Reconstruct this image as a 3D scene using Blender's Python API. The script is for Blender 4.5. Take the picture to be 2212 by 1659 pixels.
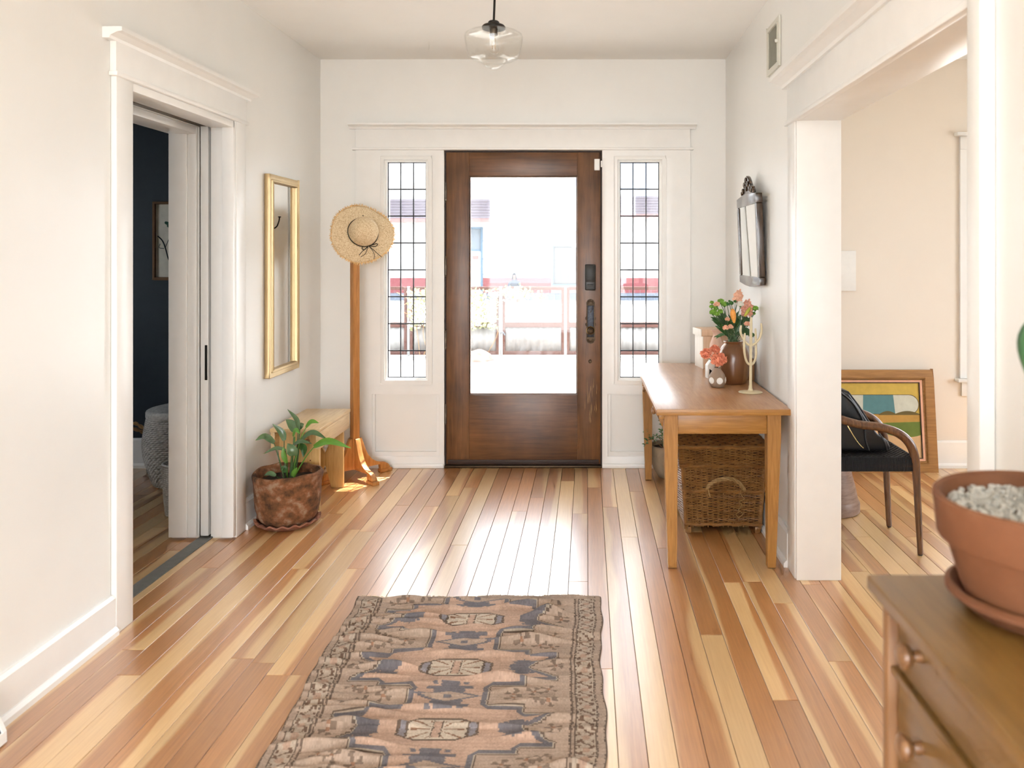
import bpy, bmesh, math, random
import numpy as np
from mathutils import Vector, Matrix

for o in list(bpy.data.objects):
    bpy.data.objects.remove(o)
S = bpy.context.scene
COL = S.collection
R = math.radians

# ------------------------------------------------------------------ camera
H = 1.38                                   # eye height
cd = bpy.data.cameras.new('camera')
cam = bpy.data.objects.new('camera', cd)
COL.objects.link(cam)
cam.location = (0, 0, H)
cam.rotation_euler = (R(90), 0, 0)
cd.sensor_width = 36.0
cd.lens = 36.0 * 1750 / 2212
cd.shift_x = -162 / 2212
cd.shift_y = -279.5 / 2212
cd.clip_start = 0.05
cd.clip_end = 300
cd.dof.use_dof = True
cd.dof.focus_distance = 4.6
cd.dof.aperture_fstop = 4.0
S.camera = cam

# ------------------------------------------------------------------ world, sun, exposure
w = bpy.data.worlds.new('world')
S.world = w
w.use_nodes = True
bg = w.node_tree.nodes['Background']
bg.inputs[0].default_value = (0.86, 0.93, 1.0, 1)
bg.inputs[1].default_value = 2.3
sd = bpy.data.lights.new('sun', 'SUN')
sun = bpy.data.objects.new('sun', sd)
COL.objects.link(sun)
sd.energy = 6.0
sd.angle = R(0.6)
sd.color = (1.0, 0.96, 0.9)
SUN_DIR = Vector((-0.175, -0.357, -1.0))
sun.rotation_euler = SUN_DIR.to_track_quat('-Z', 'Y').to_euler()
sun.location = (2, 8, 12)
# area lamp added as fill in the rear opening, standing in for daylight
ad = bpy.data.lights.new('rear_fill', 'AREA')
al = bpy.data.objects.new('rear_fill', ad)
COL.objects.link(al)
ad.shape = 'RECTANGLE'
ad.size, ad.size_y = 2.3, 2.3
ad.energy = 16
ad.color = (1.0, 0.985, 0.955)
al.location = (-0.42, -2.55, 1.31)
al.rotation_euler = (R(90), 0, 0)
vs = S.view_settings
vs.view_transform = 'Standard'
vs.look = 'None'
vs.exposure = 2.1
vs.gamma = 1.0
vs.use_curve_mapping = False
cy = S.cycles
cy.max_bounces = 7
cy.diffuse_bounces = 4
cy.glossy_bounces = 3
cy.transmission_bounces = 2
cy.transparent_max_bounces = 10
cy.caustics_reflective = False
cy.caustics_refractive = False
cy.use_adaptive_sampling = True
cy.adaptive_threshold = 0.07
cy.adaptive_min_samples = 12
cy.sample_clamp_indirect = 6.0


# ------------------------------------------------------------------ materials
def new_mat(name):
    m = bpy.data.materials.new(name)
    m.use_nodes = True
    nt = m.node_tree
    return m, nt, nt.nodes['Principled BSDF']


def N(nt, t, **kw):
    n = nt.nodes.new(t)
    for k, v in kw.items():
        if k in n.inputs.keys():
            n.inputs[k].default_value = v
        else:
            setattr(n, k, v)
    return n


def L(nt, a, b):
    nt.links.new(a, b)


def ramp(nt, fac, stops):
    r = nt.nodes.new('ShaderNodeValToRGB')
    e = r.color_ramp.elements
    while len(e) < len(stops):
        e.new(0.5)
    for i, (p, c) in enumerate(stops):
        e[i].position = p
        e[i].color = (*c, 1)
    L(nt, fac, r.inputs['Fac'])
    return r.outputs['Color']


def plain(name, col, rough=0.5, metal=0.0, var=0.06, scale=30, bump=0.0, coat=0.0, spec=0.5):
    m, nt, p = new_mat(name)
    tc = N(nt, 'ShaderNodeTexCoord')
    nz = N(nt, 'ShaderNodeTexNoise', Scale=scale, Detail=4.0)
    L(nt, tc.outputs['Object'], nz.inputs['Vector'])
    a = tuple(min(1, c * (1 - var)) for c in col)
    b = tuple(min(1, c * (1 + var)) for c in col)
    L(nt, ramp(nt, nz.outputs['Fac'], [(0.3, a), (0.7, b)]), p.inputs['Base Color'])
    p.inputs['Roughness'].default_value = rough
    p.inputs['Metallic'].default_value = metal
    p.inputs['Coat Weight'].default_value = coat
    p.inputs['Specular IOR Level'].default_value = spec
    if bump:
        b_ = N(nt, 'ShaderNodeBump', Strength=bump, Distance=0.002)
        L(nt, nz.outputs['Fac'], b_.inputs['Height'])
        L(nt, b_.outputs['Normal'], p.inputs['Normal'])
    return m


def patchy(name, stops, scale=8, rough=0.8, bump=0.4, detail=8, stretch=(1, 1, 1)):
    m, nt, p = new_mat(name)
    tc = N(nt, 'ShaderNodeTexCoord')
    mp = N(nt, 'ShaderNodeMapping', Scale=stretch)
    L(nt, tc.outputs['Object'], mp.inputs['Vector'])
    nz = N(nt, 'ShaderNodeTexNoise', Scale=scale, Detail=detail, Roughness=0.65)
    L(nt, mp.outputs['Vector'], nz.inputs['Vector'])
    L(nt, ramp(nt, nz.outputs['Fac'], stops), p.inputs['Base Color'])
    p.inputs['Roughness'].default_value = rough
    b_ = N(nt, 'ShaderNodeBump', Strength=bump, Distance=0.004)
    L(nt, nz.outputs['Fac'], b_.inputs['Height'])
    L(nt, b_.outputs['Normal'], p.inputs['Normal'])
    return m


def wood(name, dark, light, axis='Z', scale=6.0, rough=0.4, coat=0.0, stretch=14, bump=0.08, mottled=0.0, spread=0.18):
    m, nt, p = new_mat(name)
    tc = N(nt, 'ShaderNodeTexCoord')
    sc = [stretch, stretch, stretch]
    sc['XYZ'.index(axis)] = 1.0
    mp = N(nt, 'ShaderNodeMapping', Scale=sc)
    L(nt, tc.outputs['Object'], mp.inputs['Vector'])
    nz = N(nt, 'ShaderNodeTexNoise', Scale=scale, Detail=6.0, Roughness=0.6, Distortion=0.6)
    L(nt, mp.outputs['Vector'], nz.inputs['Vector'])
    fac = nz.outputs['Fac']
    if mottled:
        n2 = N(nt, 'ShaderNodeTexNoise', Scale=3.5, Detail=3.0)
        L(nt, tc.outputs['Object'], n2.inputs['Vector'])
        mx = N(nt, 'ShaderNodeMix', data_type='FLOAT')
        mx.inputs[0].default_value = mottled
        L(nt, fac, mx.inputs[2])
        L(nt, n2.outputs['Fac'], mx.inputs[3])
        fac = mx.outputs[0]
    L(nt, ramp(nt, fac, [(0.5 - spread, dark), (0.5 + spread, light)]), p.inputs['Base Color'])
    p.inputs['Roughness'].default_value = rough
    p.inputs['Coat Weight'].default_value = coat
    p.inputs['Coat Roughness'].default_value = 0.25
    b_ = N(nt, 'ShaderNodeBump', Strength=bump, Distance=0.001)
    L(nt, nz.outputs['Fac'], b_.inputs['Height'])
    L(nt, b_.outputs['Normal'], p.inputs['Normal'])
    return m


def clear_glass(name, tint=(1, 1, 1), edge=0.8, rough=0.0):
    m = bpy.data.materials.new(name)
    m.use_nodes = True
    nt = m.node_tree
    nt.nodes.clear()
    out = N(nt, 'ShaderNodeOutputMaterial')
    tr = N(nt, 'ShaderNodeBsdfTransparent')
    tr.inputs[0].default_value = (*tint, 1)
    gl = N(nt, 'ShaderNodeBsdfGlossy', Roughness=rough)
    lw = N(nt, 'ShaderNodeLayerWeight', Blend=0.5)
    pw = N(nt, 'ShaderNodeMath', operation='POWER')
    L(nt, lw.outputs['Facing'], pw.inputs[0])
    pw.inputs[1].default_value = 5.0
    fr = N(nt, 'ShaderNodeMath', operation='MULTIPLY_ADD')
    L(nt, pw.outputs[0], fr.inputs[0])
    fr.inputs[1].default_value = edge
    fr.inputs[2].default_value = 0.03
    mx = N(nt, 'ShaderNodeMixShader')
    L(nt, fr.outputs[0], mx.inputs[0])
    L(nt, tr.outputs[0], mx.inputs[1])
    L(nt, gl.outputs[0], mx.inputs[2])
    L(nt, mx.outputs[0], out.inputs[0])
    return m


def floor_mat():
    m, nt, p = new_mat('fir_floor')
    oi = N(nt, 'ShaderNodeObjectInfo')
    tc = N(nt, 'ShaderNodeTexCoord')
    # shift every plank to its own place in the grain
    comb = N(nt, 'ShaderNodeCombineXYZ')
    m1 = N(nt, 'ShaderNodeMath', operation='MULTIPLY')
    m1.inputs[1].default_value = 57.0
    L(nt, oi.outputs['Random'], m1.inputs[0])
    L(nt, m1.outputs[0], comb.inputs['Y'])
    L(nt, m1.outputs[0], comb.inputs['Z'])
    add = N(nt, 'ShaderNodeVectorMath', operation='ADD')
    L(nt, tc.outputs['Object'], add.inputs[0])
    L(nt, comb.outputs[0], add.inputs[1])
    # heartwood / sapwood boundary: across the width, drifting along the plank
    mpA = N(nt, 'ShaderNodeMapping', Scale=(3.0, 0.55, 1.0))
    L(nt, add.outputs[0], mpA.inputs['Vector'])
    nA = N(nt, 'ShaderNodeTexNoise', Scale=1.6, Detail=2.0)
    L(nt, mpA.outputs['Vector'], nA.inputs['Vector'])
    sep = N(nt, 'ShaderNodeSeparateXYZ')
    L(nt, tc.outputs['Object'], sep.inputs[0])
    wn = N(nt, 'ShaderNodeTexWhiteNoise', noise_dimensions='1D')
    L(nt, oi.outputs['Random'], wn.inputs['W'])
    sgn = N(nt, 'ShaderNodeMath', operation='SUBTRACT')      # -0.5..0.5 slope across width
    L(nt, wn.outputs['Value'], sgn.inputs[0])
    sgn.inputs[1].default_value = 0.5
    xs = N(nt, 'ShaderNodeMath', operation='MULTIPLY')
    L(nt, sep.outputs['X'], xs.inputs[0])
    L(nt, sgn.outputs[0], xs.inputs[1])
    xs2 = N(nt, 'ShaderNodeMath', operation='MULTIPLY')
    L(nt, xs.outputs[0], xs2.inputs[0])
    xs2.inputs[1].default_value = 26.0
    thr = N(nt, 'ShaderNodeMath', operation='MULTIPLY_ADD')   # per plank tendency
    L(nt, oi.outputs['Random'], thr.inputs[0])
    thr.inputs[1].default_value = 0.85
    thr.inputs[2].default_value = -0.5
    s1 = N(nt, 'ShaderNodeMath', operation='ADD')
    L(nt, xs2.outputs[0], s1.inputs[0])
    L(nt, nA.outputs['Fac'], s1.inputs[1])
    s2 = N(nt, 'ShaderNodeMath', operation='ADD')
    L(nt, s1.outputs[0], s2.inputs[0])
    L(nt, thr.outputs[0], s2.inputs[1])
    sap = N(nt, 'ShaderNodeMapRange', clamp=True)
    sap.inputs['From Min'].default_value = 0.40
    sap.inputs['From Max'].default_value = 0.52
    L(nt, s2.outputs[0], sap.inputs['Value'])
    # fine grain
    mpB = N(nt, 'ShaderNodeMapping', Scale=(60.0, 2.0, 20.0))
    L(nt, add.outputs[0], mpB.inputs['Vector'])
    nB = N(nt, 'ShaderNodeTexNoise', Scale=2.5, Detail=5.0, Roughness=0.6)
    L(nt, mpB.outputs['Vector'], nB.inputs['Vector'])
    heart = ramp(nt, nB.outputs['Fac'], [(0.25, (0.43, 0.175, 0.047)), (0.75, (0.63, 0.295, 0.098))])
    sapc = ramp(nt, nB.outputs['Fac'], [(0.25, (0.70, 0.42, 0.17)), (0.75, (0.83, 0.55, 0.26))])
    mix = N(nt, 'ShaderNodeMix', data_type='RGBA')
    L(nt, sap.outputs['Result'], mix.inputs[0])
    L(nt, heart, mix.inputs[6])
    L(nt, sapc, mix.inputs[7])
    # plank to plank tone
    wn2 = N(nt, 'ShaderNodeTexWhiteNoise', noise_dimensions='2D')
    cb2 = N(nt, 'ShaderNodeCombineXYZ')
    L(nt, oi.outputs['Random'], cb2.inputs['X'])
    cb2.inputs['Y'].default_value = 3.3
    L(nt, cb2.outputs[0], wn2.inputs['Vector'])
    val = N(nt, 'ShaderNodeMapRange')
    val.inputs['To Min'].default_value = 0.8
    val.inputs['To Max'].default_value = 1.14
    L(nt, wn2.outputs['Value'], val.inputs['Value'])
    hsv = N(nt, 'ShaderNodeHueSaturation')
    L(nt, mix.outputs[2], hsv.inputs['Color'])
    L(nt, val.outputs['Result'], hsv.inputs['Value'])
    L(nt, hsv.outputs['Color'], p.inputs['Base Color'])
    # polish, slightly worn
    nC = N(nt, 'ShaderNodeTexNoise', Scale=7.0, Detail=3.0)
    L(nt, add.outputs[0], nC.inputs['Vector'])
    rr = N(nt, 'ShaderNodeMapRange')
    rr.inputs['To Min'].default_value = 0.28
    rr.inputs['To Max'].default_value = 0.42
    L(nt, nC.outputs['Fac'], rr.inputs['Value'])
    L(nt, rr.outputs['Result'], p.inputs['Roughness'])
    p.inputs['Coat Weight'].default_value = 1.0
    p.inputs['Coat IOR'].default_value = 2.0
    p.inputs['Coat Roughness'].default_value = 0.3
    mpD = N(nt, 'ShaderNodeMapping', Scale=(14.0, 1.2, 1.0))
    L(nt, add.outputs[0], mpD.inputs['Vector'])
    nD = N(nt, 'ShaderNodeTexNoise', Scale=1.5, Detail=2.0)
    L(nt, mpD.outputs['Vector'], nD.inputs['Vector'])
    bp = N(nt, 'ShaderNodeBump', Strength=0.12, Distance=0.004)
    L(nt, nD.outputs['Fac'], bp.inputs['Height'])
    L(nt, bp.outputs['Normal'], p.inputs['Normal'])
    return m


M = {}
M['wall'] = plain('cream_wall_paint', (0.875, 0.864, 0.83), 0.32, var=0.012, scale=4, bump=0.02)
M['ceiling'] = plain('ceiling_paint', (0.945, 0.937, 0.91), 0.7, var=0.01, scale=4)
M['white'] = plain('white_gloss_paint', (0.90, 0.888, 0.86), 0.3, var=0.015, scale=12, bump=0.03)
M['living'] = plain('living_room_paint', (0.84, 0.755, 0.655), 0.6, var=0.012, scale=4)
M['navy'] = plain('navy_wall_paint', (0.010, 0.021, 0.032), 0.6, var=0.1, scale=6)
M['floor'] = floor_mat()
M['subfloor'] = plain('dark_subfloor', (0.05, 0.028, 0.014), 0.8)
M['rearfloor'] = plain('wood_floor_rear', (0.5, 0.27, 0.11), 0.4, var=0.2, scale=3)
M['strip'] = plain('grey_painted_strip', (0.16, 0.155, 0.14), 0.6, var=0.1)
M['door'] = wood('dark_stained_door', (0.045, 0.017, 0.007), (0.255, 0.108, 0.038), 'Z', 3.2, 0.4, 0.12, mottled=0.55, spread=0.2)
M['doorh'] = wood('dark_stained_rail', (0.040, 0.015, 0.007), (0.235, 0.098, 0.035), 'X', 3.2, 0.4, 0.12, mottled=0.55, spread=0.2)
M['scuff'] = plain('bare_wood_scratch', (0.5, 0.3, 0.12), 0.6)
M['jamb'] = plain('dark_jamb', (0.03, 0.013, 0.007), 0.6)
M['glass'] = clear_glass('window_glass')
M['lampglass'] = clear_glass('clear_lamp_glass', (0.995, 0.995, 0.99), 0.45)
M['lead'] = plain('lead_came', (0.03, 0.032, 0.037), 0.6, metal=0.2)
M['black'] = plain('black_metal', (0.02, 0.018, 0.015), 0.4, metal=0.5)
M['bronze'] = plain('dark_bronze', (0.07, 0.042, 0.022), 0.45, metal=0.7, var=0.3, scale=120, bump=0.3)
M['iron'] = plain('worn_iron_plate', (0.035, 0.037, 0.045), 0.4, metal=0.6, var=0.4, scale=90)
M['brass'] = plain('worn_brass', (0.75, 0.52, 0.22), 0.25, metal=1.0)
M['hinge'] = plain('hinge_steel', (0.16, 0.13, 0.1), 0.45, metal=0.8, var=0.3)
M['keypad'] = plain('charcoal_plastic', (0.025, 0.023, 0.02), 0.35, var=0.2)
M['gold'] = plain('gilt_frame', (0.56, 0.41, 0.215), 0.36, metal=0.55, var=0.04, scale=25)
M['mirror'] = plain('mirror_silver', (0.86, 0.86, 0.83), 0.015, metal=1.0, var=0.0)
M['darkframe'] = wood('dark_mirror_frame', (0.025, 0.014, 0.009), (0.085, 0.045, 0.022), 'Z', 5, 0.22, 0.5)
M['honey'] = wood('honey_pine_post', (0.42, 0.17, 0.045), (0.60, 0.28, 0.085), 'Z', 6, 0.4, 0.15)
M['pine'] = wood('pale_pine', (0.58, 0.33, 0.11), (0.74, 0.48, 0.19), 'Z', 6, 0.42, 0.15)
M['piney'] = wood('pale_pine_board', (0.62, 0.40, 0.18), (0.78, 0.56, 0.29), 'Y', 6, 0.34, 0.25)
M['knot'] = plain('pine_knot', (0.2, 0.07, 0.02), 0.5)
M['oakleg'] = wood('golden_table_leg', (0.31, 0.135, 0.024), (0.46, 0.22, 0.05), 'Z', 7, 0.42, 0.15)
M['oakx'] = wood('golden_table_apron', (0.31, 0.135, 0.024), (0.46, 0.22, 0.05), 'X', 7, 0.42, 0.15)
M['oaky'] = wood('golden_table_side', (0.31, 0.135, 0.024), (0.46, 0.22, 0.05), 'Y', 7, 0.42, 0.15)
M['tabletop'] = wood('worn_table_top', (0.36, 0.165, 0.07), (0.56, 0.31, 0.15), 'Y', 5, 0.3, 0.2, mottled=0.4)
M['dresser'] = wood('dresser_top_wood', (0.16, 0.08, 0.016), (0.265, 0.14, 0.034), 'Y', 5, 0.42, 0.2, mottled=0.3)
M['dresserside'] = wood('dresser_side_wood', (0.22, 0.10, 0.034), (0.34, 0.165, 0.062), 'Z', 5, 0.45, 0.1)
M['knob'] = wood('knob_wood', (0.16, 0.075, 0.03), (0.32, 0.165, 0.07), 'X', 5, 0.35, 0.3)
M['walnut'] = wood('walnut_chair', (0.07, 0.026, 0.01), (0.2, 0.085, 0.033), 'Z', 6, 0.3, 0.4)
M['blackcord'] = plain('black_woven_cord', (0.012, 0.012, 0.013), 0.45, var=0.3, scale=60)
M['leather'] = plain('black_leather', (0.010, 0.010, 0.011), 0.36, var=0.3, scale=50, bump=0.15)
M['terracotta'] = patchy('terracotta', [(0.2, (0.145, 0.05, 0.018)), (0.5, (0.19, 0.07, 0.027)), (0.8, (0.25, 0.11, 0.052))], 7, 0.75, 0.15)
M['oldpot'] = patchy('weathered_terracotta', [(0.33, (0.045, 0.022, 0.010)), (0.45, (0.15, 0.062, 0.025)), (0.55, (0.25, 0.10, 0.042)), (0.66, (0.36, 0.23, 0.145))], 15, 0.95, 1.0, 14, (1, 1, 1.2))
M['saucer'] = patchy('saucer_clay', [(0.3, (0.22, 0.085, 0.05)), (0.7, (0.36, 0.16, 0.10))], 20, 0.8, 0.3)
M['soil'] = patchy('potting_soil', [(0.3, (0.012, 0.008, 0.005)), (0.7, (0.05, 0.03, 0.016))], 80, 0.95, 0.8)
M['greypot'] = patchy('grey_clay', [(0.3, (0.25, 0.19, 0.125)), (0.7, (0.40, 0.32, 0.225))], 10, 0.85, 0.3)
M['gravel'] = patchy('white_gravel', [(0.3, (0.25, 0.235, 0.2)), (0.7, (0.66, 0.63, 0.56))], 60, 0.8, 0.2)
M['cactus'] = patchy('cactus_skin', [(0.3, (0.03, 0.10, 0.035)), (0.7, (0.06, 0.17, 0.06))], 12, 0.5, 0.2)
M['leaf'] = patchy('glossy_leaf', [(0.3, (0.055, 0.115, 0.042)), (0.7, (0.14, 0.22, 0.10))], 9, 0.22, 0.2, 5)
M['leafbright'] = patchy('bright_leaf', [(0.3, (0.09, 0.24, 0.03)), (0.7, (0.17, 0.36, 0.055))], 9, 0.35, 0.15, 5)
M['leafdark'] = patchy('dark_leaf', [(0.3, (0.018, 0.06, 0.014)), (0.7, (0.06, 0.15, 0.035))], 30, 0.45, 0.15, 5)
M['stemgreen'] = plain('green_stem', (0.045, 0.10, 0.03), 0.5, var=0.25)
M['jade'] = patchy('jade_leaf', [(0.3, (0.05, 0.16, 0.05)), (0.7, (0.12, 0.29, 0.10))], 30, 0.35, 0.1, 4)
M['jadestem'] = plain('jade_stem', (0.28, 0.17, 0.08), 0.7)
M['mum'] = plain('green_button_bloom', (0.27, 0.50, 0.07), 0.6, var=0.35, scale=90)
M['mumbud'] = plain('dark_green_bud', (0.05, 0.17, 0.03), 0.55, var=0.4, scale=90)
M['peach'] = plain('peach_petal', (0.92, 0.52, 0.36), 0.6, var=0.14, scale=70)
M['dusty'] = plain('dusty_pink_petal', (0.80, 0.40, 0.29), 0.65, var=0.2, scale=90)
M['whitepetal'] = plain('white_petal', (0.88, 0.86, 0.78), 0.6, var=0.05)
M['coral'] = plain('coral_petal', (0.95, 0.35, 0.21), 0.55, var=0.18, scale=80)
M['orangebud'] = plain('orange_lily_bud', (0.86, 0.36, 0.07), 0.5, var=0.2, scale=40)
M['limebud'] = plain('lime_lily_bud', (0.42, 0.42, 0.05), 0.5, var=0.2, scale=40)
M['straw'] = patchy('straw_weave', [(0.3, (0.55, 0.37, 0.19)), (0.5, (0.80, 0.61, 0.37)), (0.7, (0.90, 0.76, 0.54))], 130, 0.8, 0.8, 3)
M['fringe'] = plain('raffia_fringe', (0.86, 0.56, 0.25), 0.8, var=0.2, scale=60)
M['cord'] = plain('dark_cord', (0.035, 0.026, 0.012), 0.7)
M['wicker'] = patchy('brown_wicker', [(0.25, (0.14, 0.058, 0.016)), (0.55, (0.27, 0.125, 0.037)), (0.8, (0.37, 0.19, 0.06))], 14, 0.42, 0.2, 6)
M['wickerdark'] = plain('wicker_inside', (0.035, 0.016, 0.006), 0.9)
M['rope'] = patchy('jute_rope', [(0.3, (0.26, 0.15, 0.05)), (0.7, (0.42, 0.27, 0.12))], 60, 0.8, 0.4)
M['seagrass'] = patchy('grey_seagrass', [(0.3, (0.34, 0.325, 0.30)), (0.7, (0.64, 0.61, 0.56))], 60, 0.85, 0.5)
M['creammetal'] = plain('cream_resin', (0.66, 0.56, 0.36), 0.42, var=0.06, scale=60, bump=0.2)
M['dotclay'] = plain('taupe_clay', (0.33, 0.235, 0.17), 0.75, var=0.05)
M['dotwhite'] = plain('white_glaze', (0.85, 0.83, 0.79), 0.5, var=0.02)
M['pinkclay'] = plain('pink_ceramic', (0.76, 0.50, 0.38), 0.6, var=0.04)
M['paleply'] = wood('pale_plywood', (0.66, 0.42, 0.26), (0.78, 0.55, 0.37), 'Z', 6, 0.5)
M['litply'] = wood('lit_plywood', (0.82, 0.76, 0.66), (0.9, 0.85, 0.76), 'Z', 6, 0.5)  # plywood with the light on one face put into its colour
M['vent'] = plain('vent_enamel', (0.70, 0.68, 0.60), 0.45, var=0.03)
M['ventdark'] = plain('vent_inside', (0.74, 0.72, 0.64), 0.8)
M['register'] = plain('register_grille', (0.055, 0.07, 0.09), 0.5)
M['art_wood'] = wood('art_frame_wood', (0.28, 0.125, 0.03), (0.45, 0.22, 0.06), 'X', 5, 0.4, 0.2)
M['art_pink'] = plain('art_liner', (0.86, 0.48, 0.32), 0.6)


def flat(k, c, rough=0.7):
    M[k] = plain('paint_' + k, c, rough, var=0.07, scale=25)


for k, c in dict(a_yellow=(0.62, 0.43, 0.08), a_white=(0.62, 0.62, 0.52), a_blue=(0.10, 0.24, 0.26), a_olive=(0.15, 0.11, 0.03),
                 a_ochre=(0.52, 0.29, 0.06), a_green=(0.14, 0.20, 0.03), a_sand=(0.66, 0.43, 0.22), a_line=(0.06, 0.03, 0.015),
                 o_concrete=(0.36, 0.35, 0.33), o_white=(0.36, 0.356, 0.35), o_red=(0.13, 0.027, 0.03), o_frame=(0.062, 0.02, 0.013),
                 o_shingle=(0.075, 0.062, 0.072), o_blue=(0.06, 0.1, 0.14), o_door=(0.06, 0.056, 0.05), o_tile=(0.085, 0.1, 0.13),
                 o_bluegrey=(0.09, 0.11, 0.13), o_rock=(0.15, 0.11, 0.09), o_sign=(0.17, 0.085, 0.08), o_post=(0.2, 0.197, 0.19),
                 o_lamp=(0.12, 0.14, 0.16), hood=(0.01, 0.018, 0.034), skin=(0.12, 0.062, 0.045), jeans=(0.04, 0.05, 0.07), frame_brown=(0.16, 0.075, 0.025),
                 print_paper=(0.75, 0.71, 0.60), print_ink=(0.03, 0.05, 0.055), print_green=(0.02, 0.10, 0.06)).items():
    flat(k, c)
M['o_corr'] = patchy('weathered_corrugated', [(0.3, (0.13, 0.118, 0.11)), (0.62, (0.22, 0.21, 0.20))], 3, 0.6, 0.1, 6, (1, 1, 0.3))
M['o_metal'] = plain('white_corrugated_metal', (0.15, 0.19, 0.25), 0.5)
M['vine'] = patchy('vine_leaf', [(0.3, (0.12, 0.14, 0.045)), (0.7, (0.30, 0.31, 0.15))], 10, 0.6, 0.1, 3)


# ------------------------------------------------------------------ mesh helpers
def link(o, parent=None):
    COL.objects.link(o)
    if parent is not None:
        o.parent = parent
    return o


def empty(name, loc=(0, 0, 0), rz=0.0, label=None, cat=None, group=None, kind=None):
    o = bpy.data.objects.new(name, None)
    o.location = loc
    o.rotation_euler = (0, 0, rz)
    o.empty_display_size = 0.1
    COL.objects.link(o)
    return tag(o, label, cat, group, kind)


def tag(o, label=None, cat=None, group=None, kind=None):
    if label:
        o['label'] = label
    if cat:
        o['category'] = cat
    if group:
        o['group'] = group
    if kind:
        o['kind'] = kind
    return o


def done(name, bm, mat, parent=None, smooth=False, bevel=0.0, seg=2, loc=None, angle=40):
    if bevel:
        bmesh.ops.remove_doubles(bm, verts=bm.verts, dist=1e-6)
        es = [e for e in bm.edges if len(e.link_faces) == 2 and e.calc_face_angle(0) > 0.5]
        bmesh.ops.bevel(bm, geom=es, offset=bevel, segments=seg, affect='EDGES', profile=0.5, clamp_overlap=True)
    bmesh.ops.recalc_face_normals(bm, faces=bm.faces)
    me = bpy.data.meshes.new(name)
    bm.to_mesh(me)
    bm.free()
    if smooth:
        me.shade_smooth()
        me.set_sharp_from_angle(angle=R(angle))
    me.materials.append(M[mat] if isinstance(mat, str) else mat)
    o = bpy.data.objects.new(name, me)
    if loc is not None:
        o.location = loc
    return link(o, parent)


def B():
    return bmesh.new()


def box(bm, x0, x1, y0, y1, z0, z1):
    v = [bm.verts.new(p) for p in ((x0, y0, z0), (x1, y0, z0), (x1, y1, z0), (x0, y1, z0), (x0, y0, z1), (x1, y0, z1), (x1, y1, z1), (x0, y1, z1))]
    for f in ((0, 3, 2, 1), (4, 5, 6, 7), (0, 1, 5, 4), (1, 2, 6, 5), (2, 3, 7, 6), (3, 0, 4, 7)):
        bm.faces.new([v[i] for i in f])
    return v


def hexa(bm, bot, top):
    """box with free corners: bot, top = four (x,y,z) each"""
    v = [bm.verts.new(p) for p in list(bot) + list(top)]
    for f in ((0, 3, 2, 1), (4, 5, 6, 7), (0, 1, 5, 4), (1, 2, 6, 5), (2, 3, 7, 6), (3, 0, 4, 7)):
        bm.faces.new([v[i] for i in f])
    return v


def bx(name, b, mat, parent=None, bevel=0.0, seg=2):
    bm = B()
    box(bm, *b)
    return done(name, bm, mat, parent, smooth=bool(bevel), bevel=bevel, seg=seg)


def prism(bm, poly, d0, d1, plane='XZ'):
    """polygon in a plane, extruded along the third axis from d0 to d1"""
    def P(a, b, d):
        return {'XZ': (a, d, b), 'YZ': (d, a, b), 'XY': (a, b, d)}[plane]
    v0 = [bm.verts.new(P(a, b, d0)) for a, b in poly]
    v1 = [bm.verts.new(P(a, b, d1)) for a, b in poly]
    n = len(poly)
    bm.faces.new(v0)
    bm.faces.new(v1[::-1])
    for i in range(n):
        j = (i + 1) % n
        bm.faces.new((v0[j], v0[i], v1[i], v1[j]))


def lathe(bm, prof, seg=40, c=(0, 0, 0), cap=True, fn=None):
    rings = []
    for r, z in prof:
        if r <= 1e-6:
            rings.append([bm.verts.new((c[0], c[1], c[2] + z))])
        else:
            ring = []
            for i in range(seg):
                a = 2 * math.pi * i / seg
                rr, zz = (r, z) if fn is None else fn(r, z, a)
                ring.append(bm.verts.new((c[0] + rr * math.cos(a), c[1] + rr * math.sin(a), c[2] + zz)))
            rings.append(ring)
    for a, b in zip(rings, rings[1:]):
        if len(a) == 1 and len(b) == 1:
            continue
        for i in range(seg):
            j = (i + 1) % seg
            if len(a) == 1:
                bm.faces.new((a[0], b[j], b[i]))
            elif len(b) == 1:
                bm.faces.new((a[i], a[j], b[0]))
            else:
                bm.faces.new((a[i], a[j], b[j], b[i]))
    if cap:
        for rg in (rings[0], rings[-1]):
            if len(rg) > 2:
                bm.faces.new(rg)


def frames(pts, closed=False):
    n = len(pts)
    T = []
    for i in range(n):
        if closed:
            t = pts[(i + 1) % n] - pts[i - 1]
        else:
            t = pts[min(i + 1, n - 1)] - pts[max(i - 1, 0)]
        T.append(t.normalized() if t.length > 1e-9 else Vector((0, 0, 1)))
    up = Vector((0, 0, 1)) if abs(T[0].z) < 0.9 else Vector((1, 0, 0))
    u = T[0].cross(up).normalized()
    out = []
    for t in T:
        u = u - t * u.dot(t)
        if u.length < 1e-6:
            u = t.orthogonal()
        u.normalize()
        out.append((t, u.copy(), t.cross(u).normalized()))
    return out


def tube(bm, pts, rad, seg=8, closed=False, cap=True):
    pts = [Vector(p) for p in pts]
    n = len(pts)
    if not isinstance(rad, (list, tuple)):
        rad = [rad] * n
    fr = frames(pts, closed)
    rings = []
    for p, r, (t, u, v) in zip(pts, rad, fr):
        rings.append([bm.verts.new(p + (u * math.cos(2 * math.pi * k / seg) + v * math.sin(2 * math.pi * k / seg)) * r) for k in range(seg)])
    for i in range(n if closed else n - 1):
        a, b = rings[i], rings[(i + 1) % n]
        for k in range(seg):
            j = (k + 1) % seg
            bm.faces.new((a[k], a[j], b[j], b[k]))
    if cap and not closed:
        bm.faces.new(rings[0][::-1])
        bm.faces.new(rings[-1])


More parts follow.
